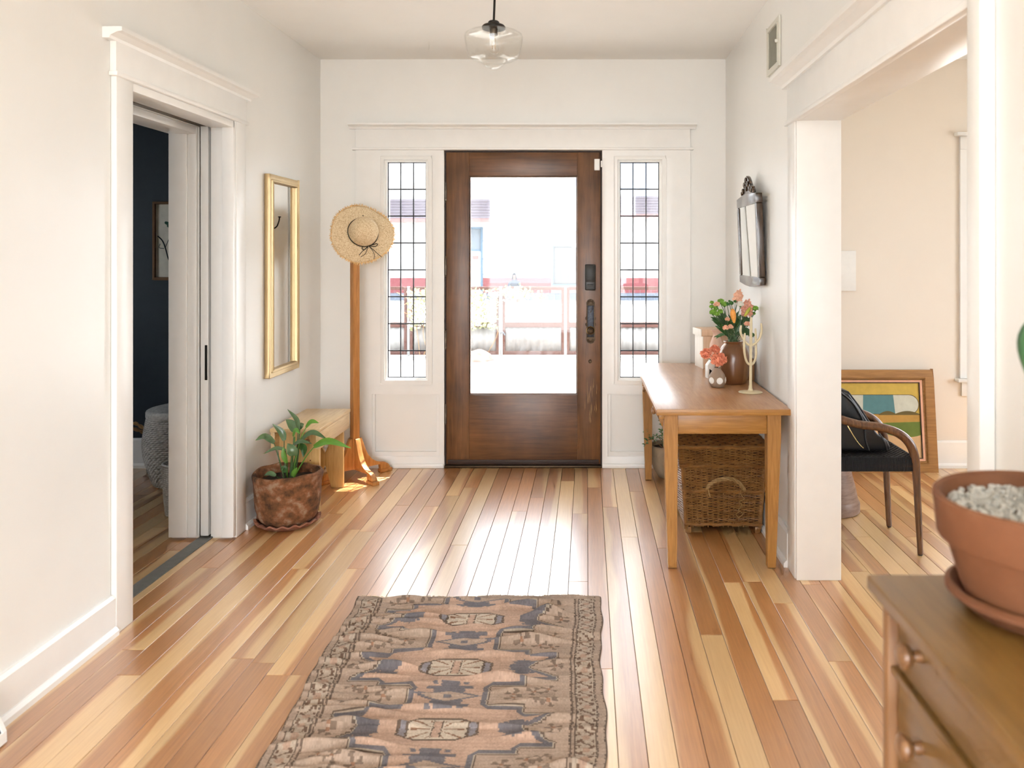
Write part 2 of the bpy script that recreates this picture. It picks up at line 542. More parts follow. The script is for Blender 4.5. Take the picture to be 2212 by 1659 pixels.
def curve(ctrl, n=24):
    """Catmull-Rom through control points"""
    P = [Vector(p) for p in ctrl]
    if len(P) == 2:
        return [P[0].lerp(P[1], i / n) for i in range(n + 1)]
    P = [P[0] * 2 - P[1]] + P + [P[-1] * 2 - P[-2]]
    out = []
    m = len(P) - 3
    for i in range(n + 1):
        t = i / n * m
        k = min(int(t), m - 1)
        f = t - k
        a, b, c, d = P[k:k + 4]
        out.append(0.5 * ((2 * b) + (c - a) * f + (2 * a - 5 * b + 4 * c - d) * f * f + (3 * b - a - 3 * c + d) * f ** 3))
    return out


def leaf(bm, p0, pm, p2, width, normal=(0, -0.6, 0.8), fold=0.25, n=9, taper=0.9, base=0.15):
    """leaf blade through three points, folded a little along the midrib"""
    pts = curve([p0, pm, p2], n)
    nv = Vector(normal).normalized()
    rows = []
    for i, p in enumerate(pts):
        t = i / n
        tan = (pts[min(i + 1, n)] - pts[max(i - 1, 0)]).normalized()
        s = tan.cross(nv)
        if s.length < 1e-4:
            s = tan.orthogonal()
        s.normalize()
        up = s.cross(tan).normalized()
        wdt = width * 0.5 * max(0.02, (math.sin(math.pi * min(1, base + t * (1 - base))) ** taper))
        if i == n:
            wdt = 0.0008
        row = [p + s * wdt * k + up * (abs(k) * wdt * fold) for k in (-1, -0.55, 0, 0.55, 1)]
        rows.append([bm.verts.new(q) for q in row])
    for a, b in zip(rows, rows[1:]):
        for k in range(4):
            bm.faces.new((a[k], a[k + 1], b[k + 1], b[k]))


def ruffle(bm, c, r, n=40, seed=0, squash=1.0, up=(0, 0, 1), frill=0.25):
    """a ball of small cupped petals"""
    rg = random.Random(seed)
    c = Vector(c)
    upv = Vector(up).normalized()
    if n > 12:
        bmesh.ops.create_icosphere(bm, subdivisions=2, radius=r * 0.7, matrix=Matrix.Translation(c) @ Matrix.Diagonal((1, 1, squash, 1)))
    for i in range(n):
        z = 1 - 1.65 * (i + 0.5) / n
        a = i * 2.39996
        q = math.sqrt(max(0, 1 - z * z))
        d = Vector((q * math.cos(a), q * math.sin(a), z))
        d = upv.rotation_difference(Vector((0, 0, 1))).inverted() @ d
        d = (d + Vector((rg.uniform(-.2, .2), rg.uniform(-.2, .2), rg.uniform(-.2, .2)))).normalized()
        u = d.orthogonal().normalized()
        v = d.cross(u)
        ang = rg.uniform(0, 6.28)
        e = u * math.cos(ang) + v * math.sin(ang)
        g = d.cross(e)
        root = bm.verts.new(c + d * r * 0.45)
        pr = None
        for k in range(5):
            s = (k - 2) / 2
            rr = r * (0.92 + rg.uniform(-frill, frill) * 0.6) * (1 - 0.12 * abs(s))
            q_ = c + d * rr + e * s * r * 0.42 + g * r * rg.uniform(-0.18, 0.18)
            q_ = c + (q_ - c) * 1.0
            q_.z = c.z + (q_.z - c.z) * squash
            vq = bm.verts.new(q_)
            if pr is not None:
                bm.faces.new((root, pr, vq))
            pr = vq


def holes(bm, u0, u1, v0, v1, hs, d0, d1, plane='XZ'):
    """slab in a plane with rectangular holes (u0,u1,v0,v1), thickness d0..d1"""
    us = sorted({u0, u1, *[h[0] for h in hs], *[h[1] for h in hs]})
    vs_ = sorted({v0, v1, *[h[2] for h in hs], *[h[3] for h in hs]})
    us = [u for u in us if u0 <= u <= u1]
    vs_ = [v for v in vs_ if v0 <= v <= v1]
    solid = {}
    for i in range(len(us) - 1):
        for j in range(len(vs_) - 1):
            cu, cv = (us[i] + us[i + 1]) / 2, (vs_[j] + vs_[j + 1]) / 2
            solid[i, j] = not any(h[0] < cu < h[1] and h[2] < cv < h[3] for h in hs)
    vert = {}

    def V(i, j, d):
        k = (i, j, d)
        if k not in vert:
            a, b = us[i], vs_[j]
            vert[k] = bm.verts.new({'XZ': (a, d, b), 'YZ': (d, a, b)}[plane])
        return vert[k]
    for (i, j), s in solid.items():
        if not s:
            continue
        bm.faces.new((V(i, j, d0), V(i + 1, j, d0), V(i + 1, j + 1, d0), V(i, j + 1, d0)))
        bm.faces.new((V(i, j, d1), V(i, j + 1, d1), V(i + 1, j + 1, d1), V(i + 1, j, d1)))
        for (di, dj, a, b) in ((-1, 0, (i, j), (i, j + 1)), (1, 0, (i + 1, j), (i + 1, j + 1)), (0, -1, (i, j), (i + 1, j)), (0, 1, (i, j + 1), (i + 1, j + 1))):
            if not solid.get((i + di, j + dj), False):
                bm.faces.new((V(*a, d0), V(*b, d0), V(*b, d1), V(*a, d1)))


# ================================================================== THE SETTING
XL, XR, YF, ZC = -1.73, 0.90, 5.26, 2.648
XLO, XRO = -2.025, 1.065                     # far sides of the side walls
YR = -2.6                                    # rear of the house

# ---- floor: real boards over a dark subfloor
fl = bx('floor', (-4.5, 4.4, YR, YF + 0.02, -0.06, -0.014), 'subfloor')
tag(fl, 'varnished fir plank floor in mixed honey and cream tones', 'floor', kind='structure')
rng = random.Random(11)
PW = 0.0815


def plank_mesh(wd, ln):
    g, c = 0.0010, 0.0006
    x, y = wd / 2 - g, ln / 2 - g
    me = bpy.data.meshes.new('plank')
    vv = [(-x, -y, -.014), (x, -y, -.014), (x, y, -.014), (-x, y, -.014), (-x, -y, -c), (x, -y, -c), (x, y, -c), (-x, y, -c),
          (-x + c, -y + c, 0), (x - c, -y + c, 0), (x - c, y - c, 0), (-x + c, y - c, 0)]
    ff = [(0, 1, 5, 4), (1, 2, 6, 5), (2, 3, 7, 6), (3, 0, 4, 7), (4, 5, 9, 8), (5, 6, 10, 9), (6, 7, 11, 10), (7, 4, 8, 11), (8, 9, 10, 11)]
    me.from_pydata(vv, [], ff)
    me.materials.append(M['floor'])
    return me


LENS = [0.9, 1.3, 1.7, 2.1, 2.6, 3.2]
PM = {l: plank_mesh(PW, l) for l in LENS}
x = -2.93
while x < 3.1:
    y = YF - 0.0 + (-rng.choice(LENS) * rng.uniform(0, 0.8))
    # last board of the row is cut to meet the front wall
    segs = []
    if YF - y > 0.25:
        cut = round(YF - y, 2)
        segs.append((YF - cut / 2, cut, True))
        y = YF - cut
    else:
        y = YF
    while y > 0.75:
        l = rng.choice(LENS)
        segs.append((y - l / 2, l, False))
        y -= l
    for yc, l, cut in segs:
        me = plank_mesh(PW, l) if cut else PM[l]
        o = bpy.data.objects.new('plank', me)
        o.location = (x + PW / 2, yc, rng.uniform(-0.0006, 0.0))
        link(o, fl)
    x += PW
bx('rear_floor', (-1.73, 4.3, YR, 0.2, -0.014, -0.003), 'rearfloor', fl)
st = bx('threshold_strip', (-1.89, -1.825, 3.0, 4.02, -0.002, 0.0035), 'strip', fl)

# ---- ceiling
ce = bx('ceiling', (-4.6, 4.5, YR - 0.2, YF + 0.2, ZC, ZC + 0.12), 'ceiling')
tag(ce, 'plain cream plaster ceiling above the entrance hall', 'ceiling', kind='structure')

# ---- front wall of the hall with door and sidelight openings
SLL = (-1.322, -1.016, 0.556, 2.005)
SLR = (0.186, 0.496, 0.556, 2.005)
DO = (-0.925, 0.098, 0.0, 2.055)
bm = B()
holes(bm, XLO, XRO, -0.05, ZC, [SLL, SLR, DO], YF, YF + 0.18)
wf = done('wall_front', bm, 'wall')
tag(wf, 'cream front wall around the entrance door and sidelights', 'wall', kind='structure')
bm = B()
holes(bm, -4.5, XLO, -0.05, ZC, [], YF, YF + 0.18)
ws = done('wall_study_front', bm, 'navy')
tag(ws, 'dark navy wall of the side room seen through pocket doorway', 'wall', kind='structure')
LW = (2.52, 3.5, 0.60, 2.06)
bm = B()
holes(bm, XRO, 4.5, -0.05, ZC, [LW], YF, YF + 0.18)
wv = done('wall_living_front', bm, 'living')
tag(wv, 'pale peach living room wall behind the leaning painting', 'wall', kind='structure')

# ---- left wall: near part, and two skins of the pocket beyond the doorway
YA, YB = 3.05, 3.95                           # pocket doorway
bm = B()
box(bm, XLO, XL, YR, YA, -0.05, ZC)
box(bm, -1.825, XL, YB, YF, -0.05, ZC)
box(bm, -1.825, XL, YA, YB, 2.03, ZC)
wl = done('wall_left', bm, 'wall')
tag(wl, 'long cream wall with the pocket doorway and the gilt mirror', 'wall', kind='structure')
bm = B()
box(bm, XLO, -1.89, YB, YF, -0.05, ZC)
box(bm, XLO, -1.89, YA, YB, 2.0, ZC)
box(bm, -1.89, -1.825, YA, YF, 2.10, ZC)
wl2 = done('wall_left_inner', bm, 'white')
tag(wl2, 'inner skin of the left wall beside the pocket door', 'wall', kind='structure')
# dark side room
bm = B()
holes(bm, 1.4, YF + 0.18, -0.05, ZC, [(3.3, 4.1, 0.95, 2.0)], -4.6, -4.5, 'YZ')  # unseen window hole added to let light into the side room
box(bm, -4.6, XLO, 1.3, 1.4, -0.05, ZC)
done_ = done('wall_study_side', bm, 'navy')
tag(done_, 'dark navy side and rear walls of the side room', 'wall', kind='structure')
bm = B()
box(bm, XLO - 0.012, XLO, 1.4, YA - 0.12, -0.05, ZC)
box(bm, XLO - 0.012, XLO, YB + 0.12, YF, -0.05, ZC)
o_ = done('wall_study_hallside', bm, 'navy')
tag(o_, 'navy painted hall side wall inside the side room', 'wall', kind='structure')
o_ = bx('ceiling_study', (-4.5, XLO - 0.012, 1.4, YF, ZC - 0.03, ZC - 0.002), 'navy')
tag(o_, 'dark ceiling of the side room', 'ceiling', kind='structure')

# ---- right wall with wide cased opening
YO0, YO1, ZO = 1.845, 3.45, 1.962
bm = B()
holes(bm, YR, YF, -0.05, ZC, [(YO0, YO1, -0.06, ZO)], XR, XRO, 'YZ')
wr = done('wall_right', bm, 'wall')
tag(wr, 'cream wall with the wide cased opening and the dark mirror', 'wall', kind='structure')
# ---- living room side and rear walls with big windows, hall rear wall with a wide opening; rear openings added for daylight
bm = B()
holes(bm, YR, YF, -0.05, ZC, [(2.1, 4.1, 0.75, 2.1)], 4.4, 4.5, 'YZ')
o_ = done('wall_living_side', bm, 'living')
tag(o_, 'living room side wall with two wide window openings', 'wall', kind='structure')
bm = B()
holes(bm, XLO, 4.5, -0.05, ZC, [(-1.6, 0.75, 0.12, 2.5), (2.4, 3.3, 0.8, 2.1)], YR - 0.15, YR)  # unseen openings added so skylight reaches the hall
o_ = done('wall_rear', bm, 'wall')
tag(o_, 'rear wall of the house with wide openings added for daylight', 'wall', kind='structure')

# ---- trims
def cornice_prof(h, d):
    return [(0, 0), (d * 0.35, 0), (d * 0.4, h * 0.25), (d * 0.75, h * 0.55), (d, h * 0.62), (d, h), (0, h)]


t1 = empty('trim_1', (0, YF, 0), label='white flat casing and headboard around the entrance door', cat='trim', kind='structure')
PL, PR = (-1.389, -0.956, 0.075, 0.478), (0.134, 0.56, 0.075, 0.478)
bm = B()
holes(bm, -1.497, 0.667, 0.0, 2.065, [SLL, SLR, DO, PL, PR], -0.022, -0.0005)
done('casing_board', bm, 'white', t1, bevel=0.0015, smooth=True)
bm = B()
holes(bm, -1.497, 0.667, 2.068, 2.20, [], -0.024, -0.0005)
done('head_board', bm, 'white', t1, bevel=0.002, smooth=True)
bx('head_fillet', (-1.52, 0.69, -0.034, -0.0005, 2.056, 2.073), 'white', t1, 0.005)
bm = B()
prism(bm, [(-a - 0.02, 2.192 + b) for a, b in cornice_prof(0.034, 0.05)] , -1.535, 0.705, 'YZ')
done('cornice', bm, 'white', t1)
for a, b in ((-1.497, -0.925), (0.098, 0.667)):
    bx('shoe_moulding', (a, b, -0.034, -0.023, 0.0, 0.028), 'white', t1, 0.004)
for q in (PL, PR):
    bm = B()
    holes(bm, q[0], q[1], q[2], q[3], [(q[0] + 0.018, q[1] - 0.018, q[2] + 0.03, q[3] - 0.001)], -0.016, -0.006)
    done('panel_bead', bm, 'white', t1, bevel=0.003, smooth=True)

t2 = empty('trim_2', (XL, 0, 0), label='white casing and moulded headboard of the pocket doorway', cat='trim', kind='structure')
bx('casing_board', (0.0005, 0.022, YA - 0.108, YA, 0.0, 2.03), 'white', t2, 0.003)
bx('casing_board', (0.0005, 0.022, YB, YB + 0.108, 0.0, 2.03), 'white', t2, 0.003)
bx('head_board', (0.0005, 0.024, YA - 0.115, YB + 0.115, 2.045, 2.165), 'white', t2, 0.002)
bx('head_fillet', (0.0005, 0.034, YA - 0.125, YB + 0.125, 2.028, 2.046), 'white', t2, 0.005)
bm = B()
prism(bm, [(a + 0.0005, 2.155 + b) for a, b in cornice_prof(0.04, 0.07)], YA - 0.16, YB + 0.16, 'XZ')
done('cornice', bm, 'white', t2)
# jamb strips facing the opening
for (a, b) in ((-1.8255, -1.766), (-1.766, -1.71)):
    d = 0.0 if a < -1.8 else -0.012
    bx('jamb_strip', (a - XL, b - XL, YB - 0.02 + d, YB - 0.0005, 0.012, 2.03), 'white', t2, 0.0025)
for (a, b, d) in ((-1.936, -1.895, -0.004), (-2.024, -1.937, -0.014)):
    bx('jamb_strip', (a - XL, b - XL, YB - 0.02 + d, YB - 0.0005, 0.012, 2.0), 'white', t2, 0.0025)
bx('head_strip', (-1.8255 - XL, 0.02, YA, YB - 0.02, 1.995, 2.028), 'white', t2, 0.003)
bx('head_strip', (XLO - XL, -1.895 - XL, YA, YB - 0.02, 1.965, 1.999), 'white', t2, 0.003)
bx('door_track', (-1.89 - XL, -1.828 - XL, YA, YB, 2.004, 2.03), 'bronze', t2)

t3 = empty('trim_3', (XR, 0, 0), label='white casing and deep moulded headboard of the wide living room opening', cat='trim', kind='structure')
bx('casing_board', (-0.016, -0.0005, YO1, YO1 + 0.12, 0.0, ZO), 'white', t3, 0.002)
bx('casing_board', (-0.036, -0.0005, YO0 - 0.062, YO0, 0.0, ZO + 0.2), 'white', t3, 0.004)
bx('head_board', (-0.018, -0.0005, YO0, YO1 + 0.125, ZO + 0.002, 2.125), 'white', t3, 0.002)
bx('head_fillet', (-0.03, -0.0005, YO0, YO1 + 0.14, ZO - 0.016, ZO + 0.004), 'white', t3, 0.005)
bm = B()
prism(bm, [(-a - 0.0005, 2.118 + b) for a, b in cornice_prof(0.05, 0.085)], YO0, YO1 + 0.17, 'XZ')
done('cornice', bm, 'white', t3)
bx('jamb_board', (-0.012, XRO - XR + 0.012, YO1 - 0.02, YO1 - 0.0005, 0.0, ZO - 0.012), 'white', t3, 0.002)
bx('jamb_board', (-0.012, XRO - XR + 0.012, YO0 + 0.0005, YO0 + 0.02, 0.0, ZO - 0.012), 'white', t3, 0.002)
bx('soffit_board', (0.0, XRO - XR + 0.012, YO0, YO1, ZO - 0.014, ZO - 0.0005), 'white', t3, 0.002)
bx('casing_board', (XRO - XR + 0.0005, XRO - XR + 0.018, YO1, YO1 + 0.11, 0.0, ZO), 'white', t3, 0.002)


# ---- baseboards
def baseboard(name, label, x0, x1, y0, y1, h=0.145, side='x+', mat='white'):
    """runs along an axis; side says where the room is"""
    o = empty(name, (0, 0, 0), label=label, cat='baseboard', kind='structure')
    t, s = 0.018, 0.032
    prof = [(0, 0.0), (t, 0.0), (t, h - 0.012), (t * 0.55, h), (0, h)]
    shoe = [(t, 0.0), (s, 0.0), (s, 0.018), (t + 0.004, 0.03), (t, 0.03)]
    for nm, pf in (('board', prof), ('shoe_moulding', shoe)):
        bm = B()
        if side == 'x+':
            prism(bm, [(x0 + a, b) for a, b in pf], y0, y1, 'XZ')
        elif side == 'x-':
            prism(bm, [(x0 - a, b) for a, b in pf], y0, y1, 'XZ')
        else:
            prism(bm, [(y0 - a, b) for a, b in pf], x0, x1, 'YZ')
        done(nm, bm, mat, o)
    return o


e = 0.0005
baseboard('baseboard_left', 'white baseboard along the left wall nearer than the pocket doorway', XL + e, 0, YR, YA - 0.109)
baseboard('baseboard_left_far', 'white baseboard on the left wall behind bench and plant', XL + e, 0, YB + 0.109, YF)
baseboard('baseboard_right', 'white baseboard on the right wall behind the table', XR - e, 0, YO1 + 0.121, YF, side='x-', h=0.16)
baseboard('baseboard_front', 'short white baseboard between left corner and door casing', XL + 0.03, -1.5, YF - e, 0, side='y')
baseboard('baseboard_front_right', 'short white baseboard between door casing and right corner', 0.67, XR - 0.03, YF - e, 0, side='y')
baseboard('baseboard_living', 'white baseboard below the painting wall in the living room', XRO + 0.02, 4.4, YF - e, 0, side='y', h=0.175)
baseboard('baseboard_study', 'grey shaded baseboard under the navy wall', -4.5, XLO - 0.014, YF - e, 0, side='y', h=0.19)
baseboard('baseboard_right_near', 'white baseboard of the near right wall beside the dresser', XR - e, 0, YR, YO0 - 0.063, side='x-')

# ---- sidelight windows
def sidelight(name, q, label):
    o = empty(name, (0, YF, 0), label=label, cat='window', kind='structure')
    x0, x1, z0, z1 = q
    bm = B()
    holes(bm, x0 - 0.012, x1 + 0.012, z0 - 0.012, z1 + 0.012, [(x0 + 0.014, x1 - 0.014, z0 + 0.014, z1 - 0.014)], -0.034, 0.03)
    done('window_frame', bm, 'white', o, bevel=0.004, smooth=True)
    gx0, gx1, gz0, gz1 = x0 + 0.028, x1 - 0.028, z0 + 0.026, z1 - 0.026
    bm = B()
    holes(bm, x0 + 0.010, x1 - 0.010, z0 + 0.010, z1 - 0.010, [(gx0, gx1, gz0, gz1)], -0.014, 0.034)
    done('window_sash', bm, 'white', o, bevel=0.003, smooth=True)
    bm = B()
    holes(bm, gx0 - 0.0, gx1 + 0.0, gz0 - 0.0, gz1 + 0.0, [(gx0 + 0.005, gx1 - 0.005, gz0 + 0.005, gz1 - 0.005)], 0.002, 0.012)
    done('came_border', bm, 'lead', o)
    rg = random.Random(name)
    for c in range(3):
        for r_ in range(8):
            a0, a1 = gx0 + (gx1 - gx0) * c / 3, gx0 + (gx1 - gx0) * (c + 1) / 3
            b0, b1 = gz0 + (gz1 - gz0) * r_ / 8, gz0 + (gz1 - gz0) * (r_ + 1) / 8
            cx, cz = (a0 + a1) / 2, (b0 + b1) / 2
            bm = B()
            box(bm, a0 - cx + 0.0005, a1 - cx - 0.0005, -0.0012, 0.0012, b0 - cz + 0.0005, b1 - cz - 0.0005)
            p = done('pane', bm, 'glass', o, loc=(cx, 0.007, cz))
            p.rotation_euler = (R(rg.uniform(-0.5, 0.5)), 0, R(rg.uniform(-0.5, 0.5)))
    for c in (1, 2):
        xx = gx0 + (gx1 - gx0) * c / 3
        bx('came', (xx - 0.0032, xx + 0.0032, 0.003, 0.011, gz0, gz1), 'lead', o)
    for r_ in range(1, 8):
        zz = gz0 + (gz1 - gz0) * r_ / 8 + rg.uniform(-0.001, 0.001)
        bx('came', (gx0, gx1, 0.0025, 0.0115, zz - 0.0038, zz + 0.0038), 'lead', o)
    return o


sidelight('window_1', SLL, 'tall narrow leaded sidelight beside the straw hat')
sidelight('window_2', SLR, 'tall narrow leaded sidelight behind the wooden table')
# living room window (mostly hidden)
o = empty('window_3', (0, YF, 0), label='white cased living room window beyond the leaning painting', cat='window', kind='structure')
bm = B()
holes(bm, LW[0] - 0.105, LW[1] + 0.105, LW[2] - 0.02, LW[3] + 0.0, [LW], -0.02, -0.0005)
done('casing_board', bm, 'white', o)
bx('head_board', (LW[0] - 0.105, LW[1] + 0.105, -0.022, -0.0005, LW[3] + 0.001, LW[3] + 0.085), 'white', o, 0.002)
bx('head_cap', (LW[0] - 0.14, LW[1] + 0.14, -0.055, -0.0005, LW[3] + 0.085, LW[3] + 0.11), 'white', o, 0.006)
bx('window_sill', (LW[0] - 0.135, LW[1] + 0.135, -0.06, -0.0005, LW[2] - 0.042, LW[2] - 0.021), 'white', o, 0.004)
bx('apron_board', (LW[0] - 0.095, LW[1] + 0.095, -0.02, -0.0005, LW[2] - 0.135, LW[2] - 0.043), 'white', o, 0.002)
bm = B()
holes(bm, LW[0], LW[1], LW[2], LW[3], [(LW[0] + 0.05, LW[1] - 0.05, LW[2] + 0.06, 1.30), (LW[0] + 0.05, LW[1] - 0.05, 1.35, LW[3] - 0.05)], 0.03, 0.07)
done('window_sash', bm, 'white', o)
bx('pane', (LW[0] + 0.05, LW[1] - 0.05, 0.046, 0.05, LW[2] + 0.06, 1.30), 'glass', o)
bx('pane', (LW[0] + 0.05, LW[1] - 0.05, 0.046, 0.05, 1.35, LW[3] - 0.05), 'glass', o)

# ---- entrance door
d = empty('door_1', (0, YF, 0), label='dark brown stained wooden entrance door with one large glass pane', cat='door', kind='structure')
DX0, DX1, DZ0, DZ1 = -0.914, 0.087, 0.018, 2.044
GX0, GX1, GZ0, GZ1 = -0.766, -0.063, 0.469, 1.891
Y0, Y1 = 0.0, 0.044
bx('stile', (DX0, GX0, Y0, Y1, DZ0, DZ1), 'door', d, 0.002)
bx('stile', (GX1, DX1, Y0, Y1, DZ0, DZ1), 'door', d, 0.002)
bx('top_rail', (GX0 + 0.0004, GX1 - 0.0004, Y0 + 0.0006, Y1 - 0.0006, GZ1, DZ1 - 0.0005), 'doorh', d, 0.001)
bx('bottom_rail', (GX0 + 0.0004, GX1 - 0.0004, Y0 + 0.0006, Y1 - 0.0006, DZ0 + 0.0005, GZ0), 'doorh', d, 0.001)
bm = B()
holes(bm, GX0 + 0.0004, GX1 - 0.0004, GZ0 + 0.0004, GZ1 - 0.0004, [(GX0 + 0.008, GX1 - 0.008, GZ0 + 0.008, GZ1 - 0.008)], 0.012, 0.034)
done('glazing_bead', bm, 'doorh', d, bevel=0.003, smooth=True)
bx('pane', (GX0 + 0.005, GX1 - 0.005, 0.020, 0.024, GZ0 + 0.005, GZ1 - 0.005), 'glass', d)
bx('door_sweep', (DX0 + 0.01, DX1 - 0.01, -0.008, 0.0, 0.022, 0.05), 'jamb', d, 0.003)
for zz in (1.786, 1.303, 0.83, 0.343):
    h = empty('hinge', (DX0 - 0.003, -0.002, zz))
    h.parent = d
    bm = B()
    tube(bm, [(0, 0, -0.055), (0, 0, 0.055)], 0.0075, 10)
    done('barrel', bm, 'hinge', h, smooth=True)
    for k in (-1, 1):
        bm = B()
        lathe(bm, [(0, 0.012), (0.004, 0.011), (0.0065, 0.006), (0.004, 0.0), (0, 0.0)], 10, (0, 0, 0.055 if k > 0 else -0.067), cap=False)
        done('finial', bm, 'hinge', h, smooth=True)
# scratches near the latch
rg = random.Random(5)
bm = B()
for i in range(26):
    xx = rg.gauss(0.022, 0.018)
    zz = rg.uniform(0.28, 0.52)
    xx = min(max(xx, -0.05), 0.08)
    ln = rg.uniform(0.02, 0.11)
    prism(bm, [(xx, zz), (xx + 0.0014, zz + ln * 0.3), (xx + 0.0004, zz + ln), (xx - 0.0006, zz + ln * 0.4)], -0.0006, 0.0002)
sc = done('scratch_marks', bm, 'scuff', d)
sc['kind'] = 'stuff'
# smart lock
lk = empty('keypad_lock', (0.0215, 0, 1.233))
lk.parent = d
bm = B()
box(bm, -0.035, 0.035, -0.026, 0.0, -0.084, 0.084)
done('lock_body', bm, 'keypad', lk, smooth=True, bevel=0.008, seg=3)
bx('lock_face', (-0.029, 0.029, -0.0285, -0.0255, -0.03, 0.076), 'black', lk, 0.001)
bx('thumb_turn', (-0.022, 0.022, -0.036, -0.026, -0.058, -0.045), 'keypad', lk, 0.004)
# ornate escutcheon
es = empty('escutcheon', (0.0235, 0, 0.947))
es.parent = d
bx('plate', (-0.0225, 0.0225, -0.004, 0.0, -0.105, 0.105), 'iron', es, 0.0015)
bm = B()
holes(bm, -0.0275, 0.0275, -0.112, 0.112, [(-0.0205, 0.0205, -0.102, 0.102)], -0.0065, 0.0)
done('plate_border', bm, 'bronze', es, bevel=0.002, smooth=True)
for sgn in (1, -1):
    bm = B()
    poly = []
    for i in range(17):
        a = math.pi * i / 16
        rr = 0.029 + 0.0035 * abs(math.sin(a * 5))
        poly.append((rr * math.cos(a) * 0.95, sgn * (0.112 + rr * math.sin(a) * 1.05)))
    prism(bm, poly, -0.004, 0.0)
    for k in range(7):
        a = math.pi * (k + 0.5) / 7
        cx, cz = 0.019 * math.cos(a), sgn * (0.114 + 0.02 * math.sin(a))
        lathe_c = [(cx + 0.0055 * math.cos(2 * math.pi * j / 10), -0.005, cz + 0.0055 * math.sin(2 * math.pi * j / 10)) for j in range(10)]
        tube(bm, lathe_c, 0.0018, 6, closed=True)
    done('crest', bm, 'bronze', es, smooth=True)
    for s2 in (1, -1):
        bm = B()
        tube(bm, curve([(s2 * 0.027, -0.003, sgn * 0.03), (s2 * 0.033, -0.004, sgn * 0.022), (s2 * 0.03, -0.004, sgn * 0.012), (s2 * 0.027, -0.003, sgn * 0.016)], 10), 0.002, 6)
        done('scroll', bm, 'bronze', es, smooth=True)
bm = B()
tube(bm, [(-0.002, -0.006, 0.065), (0.004, -0.008, 0.062), (0.006, -0.006, 0.07), (-0.004, -0.006, 0.052)], 0.002, 6)
done('keyhole_cover', bm, 'bronze', es, smooth=True)
kb = empty('door_knob', (0.0225, 0, 0.888))
kb.parent = d


def yl(bm, prof, seg=28, c=(0, 0, 0)):
    """lathe about the Y axis, prof = (r, y)"""
    n0 = len(bm.verts)
    lathe(bm, prof, seg, (0, 0, 0), cap=False)
    bm.verts.ensure_lookup_table()
    for v in bm.verts[n0:]:
        a, b, z = v.co
        v.co = (c[0] + a, c[1] + z, c[2] + b)


bm = B()
yl(bm, [(0.011, 0.0), (0.011, -0.03), (0.018, -0.038), (0.021, -0.046), (0.018, -0.055), (0.010, -0.06), (0, -0.061)])
done('knob', bm, 'bronze', kb, smooth=True)
bm = B()
yl(bm, [(0.027, -0.004), (0.0275, -0.011), (0.024, -0.015), (0.019, -0.012), (0.0185, -0.004)])
done('rose', bm, 'brass', kb, smooth=True)
bm = B()
yl(bm, [(0.011, 0.001), (0.011, -0.003), (0.007, -0.007), (0, -0.0075)], c=(0.0205, 0, 0.687))
done('bell_button', bm, 'bronze', d, smooth=True)
bx('contact_sensor', (0.047, 0.083, -0.012, 0.0, 1.926, 2.0), 'white', d, 0.003)
bx('sensor_magnet', (0.0885, 0.1, -0.034, -0.0225, 1.945, 1.986), 'white', d, 0.002)
# dark jamb and threshold
j = empty('trim_4', (0, YF, 0), label='dark jamb and worn threshold of the entrance door', cat='trim', kind='structure')
bx('jamb_strip', (-0.9248, -0.9155, 0.002, 0.12, 0.012, 2.0545), 'jamb', j)
bx('jamb_strip', (0.0885, 0.0978, 0.002, 0.12, 0.012, 2.0545), 'jamb', j)
bx('jamb_strip', (-0.9154, 0.0884, 0.002, 0.12, 2.0455, 2.0545), 'jamb', j)
bx('stop_strip', (-0.9154, -0.9, 0.05, 0.08, 0.012, 2.045), 'jamb', j)
bx('stop_strip', (0.075, 0.0884, 0.05, 0.08, 0.012, 2.045), 'jamb', j)
bx('threshold', (-0.9248, 0.0978, -0.022, 0.17, 0.0005, 0.014), 'bronze', j, 0.003)

bm = B()
box(bm, -1.8895, -1.8885, YB + 0.004, YF - 0.01, 0.0, 2.09)
box(bm, -1.8265, -1.8255, YB + 0.004, YF - 0.01, 0.0, 2.09)
box(bm, -1.8885, -1.8265, YF - 0.02, YF - 0.01, 0.0, 2.09)
pk = done('trim_5', bm, 'jamb')  # pocket framing coloured dark so the gaps read as shade
tag(pk, 'bare framing inside the pocket of the sliding door, coloured dark for shade', 'trim', kind='structure')
# ---- pocket door, slid almost fully into the wall
pd = empty('door_2', (-1.8575, YB, 0), label='white pocket door slid into the wall of the doorway', cat='door', kind='structure')
bx('door_leaf', (-0.0225, 0.016, -0.012, 1.0, 0.012, 2.02), 'white', pd, 0.003)
bx('latch_plate', (0.0, 0.0125, -0.0145, -0.0115, 0.77, 0.94), 'black', pd, 0.001)

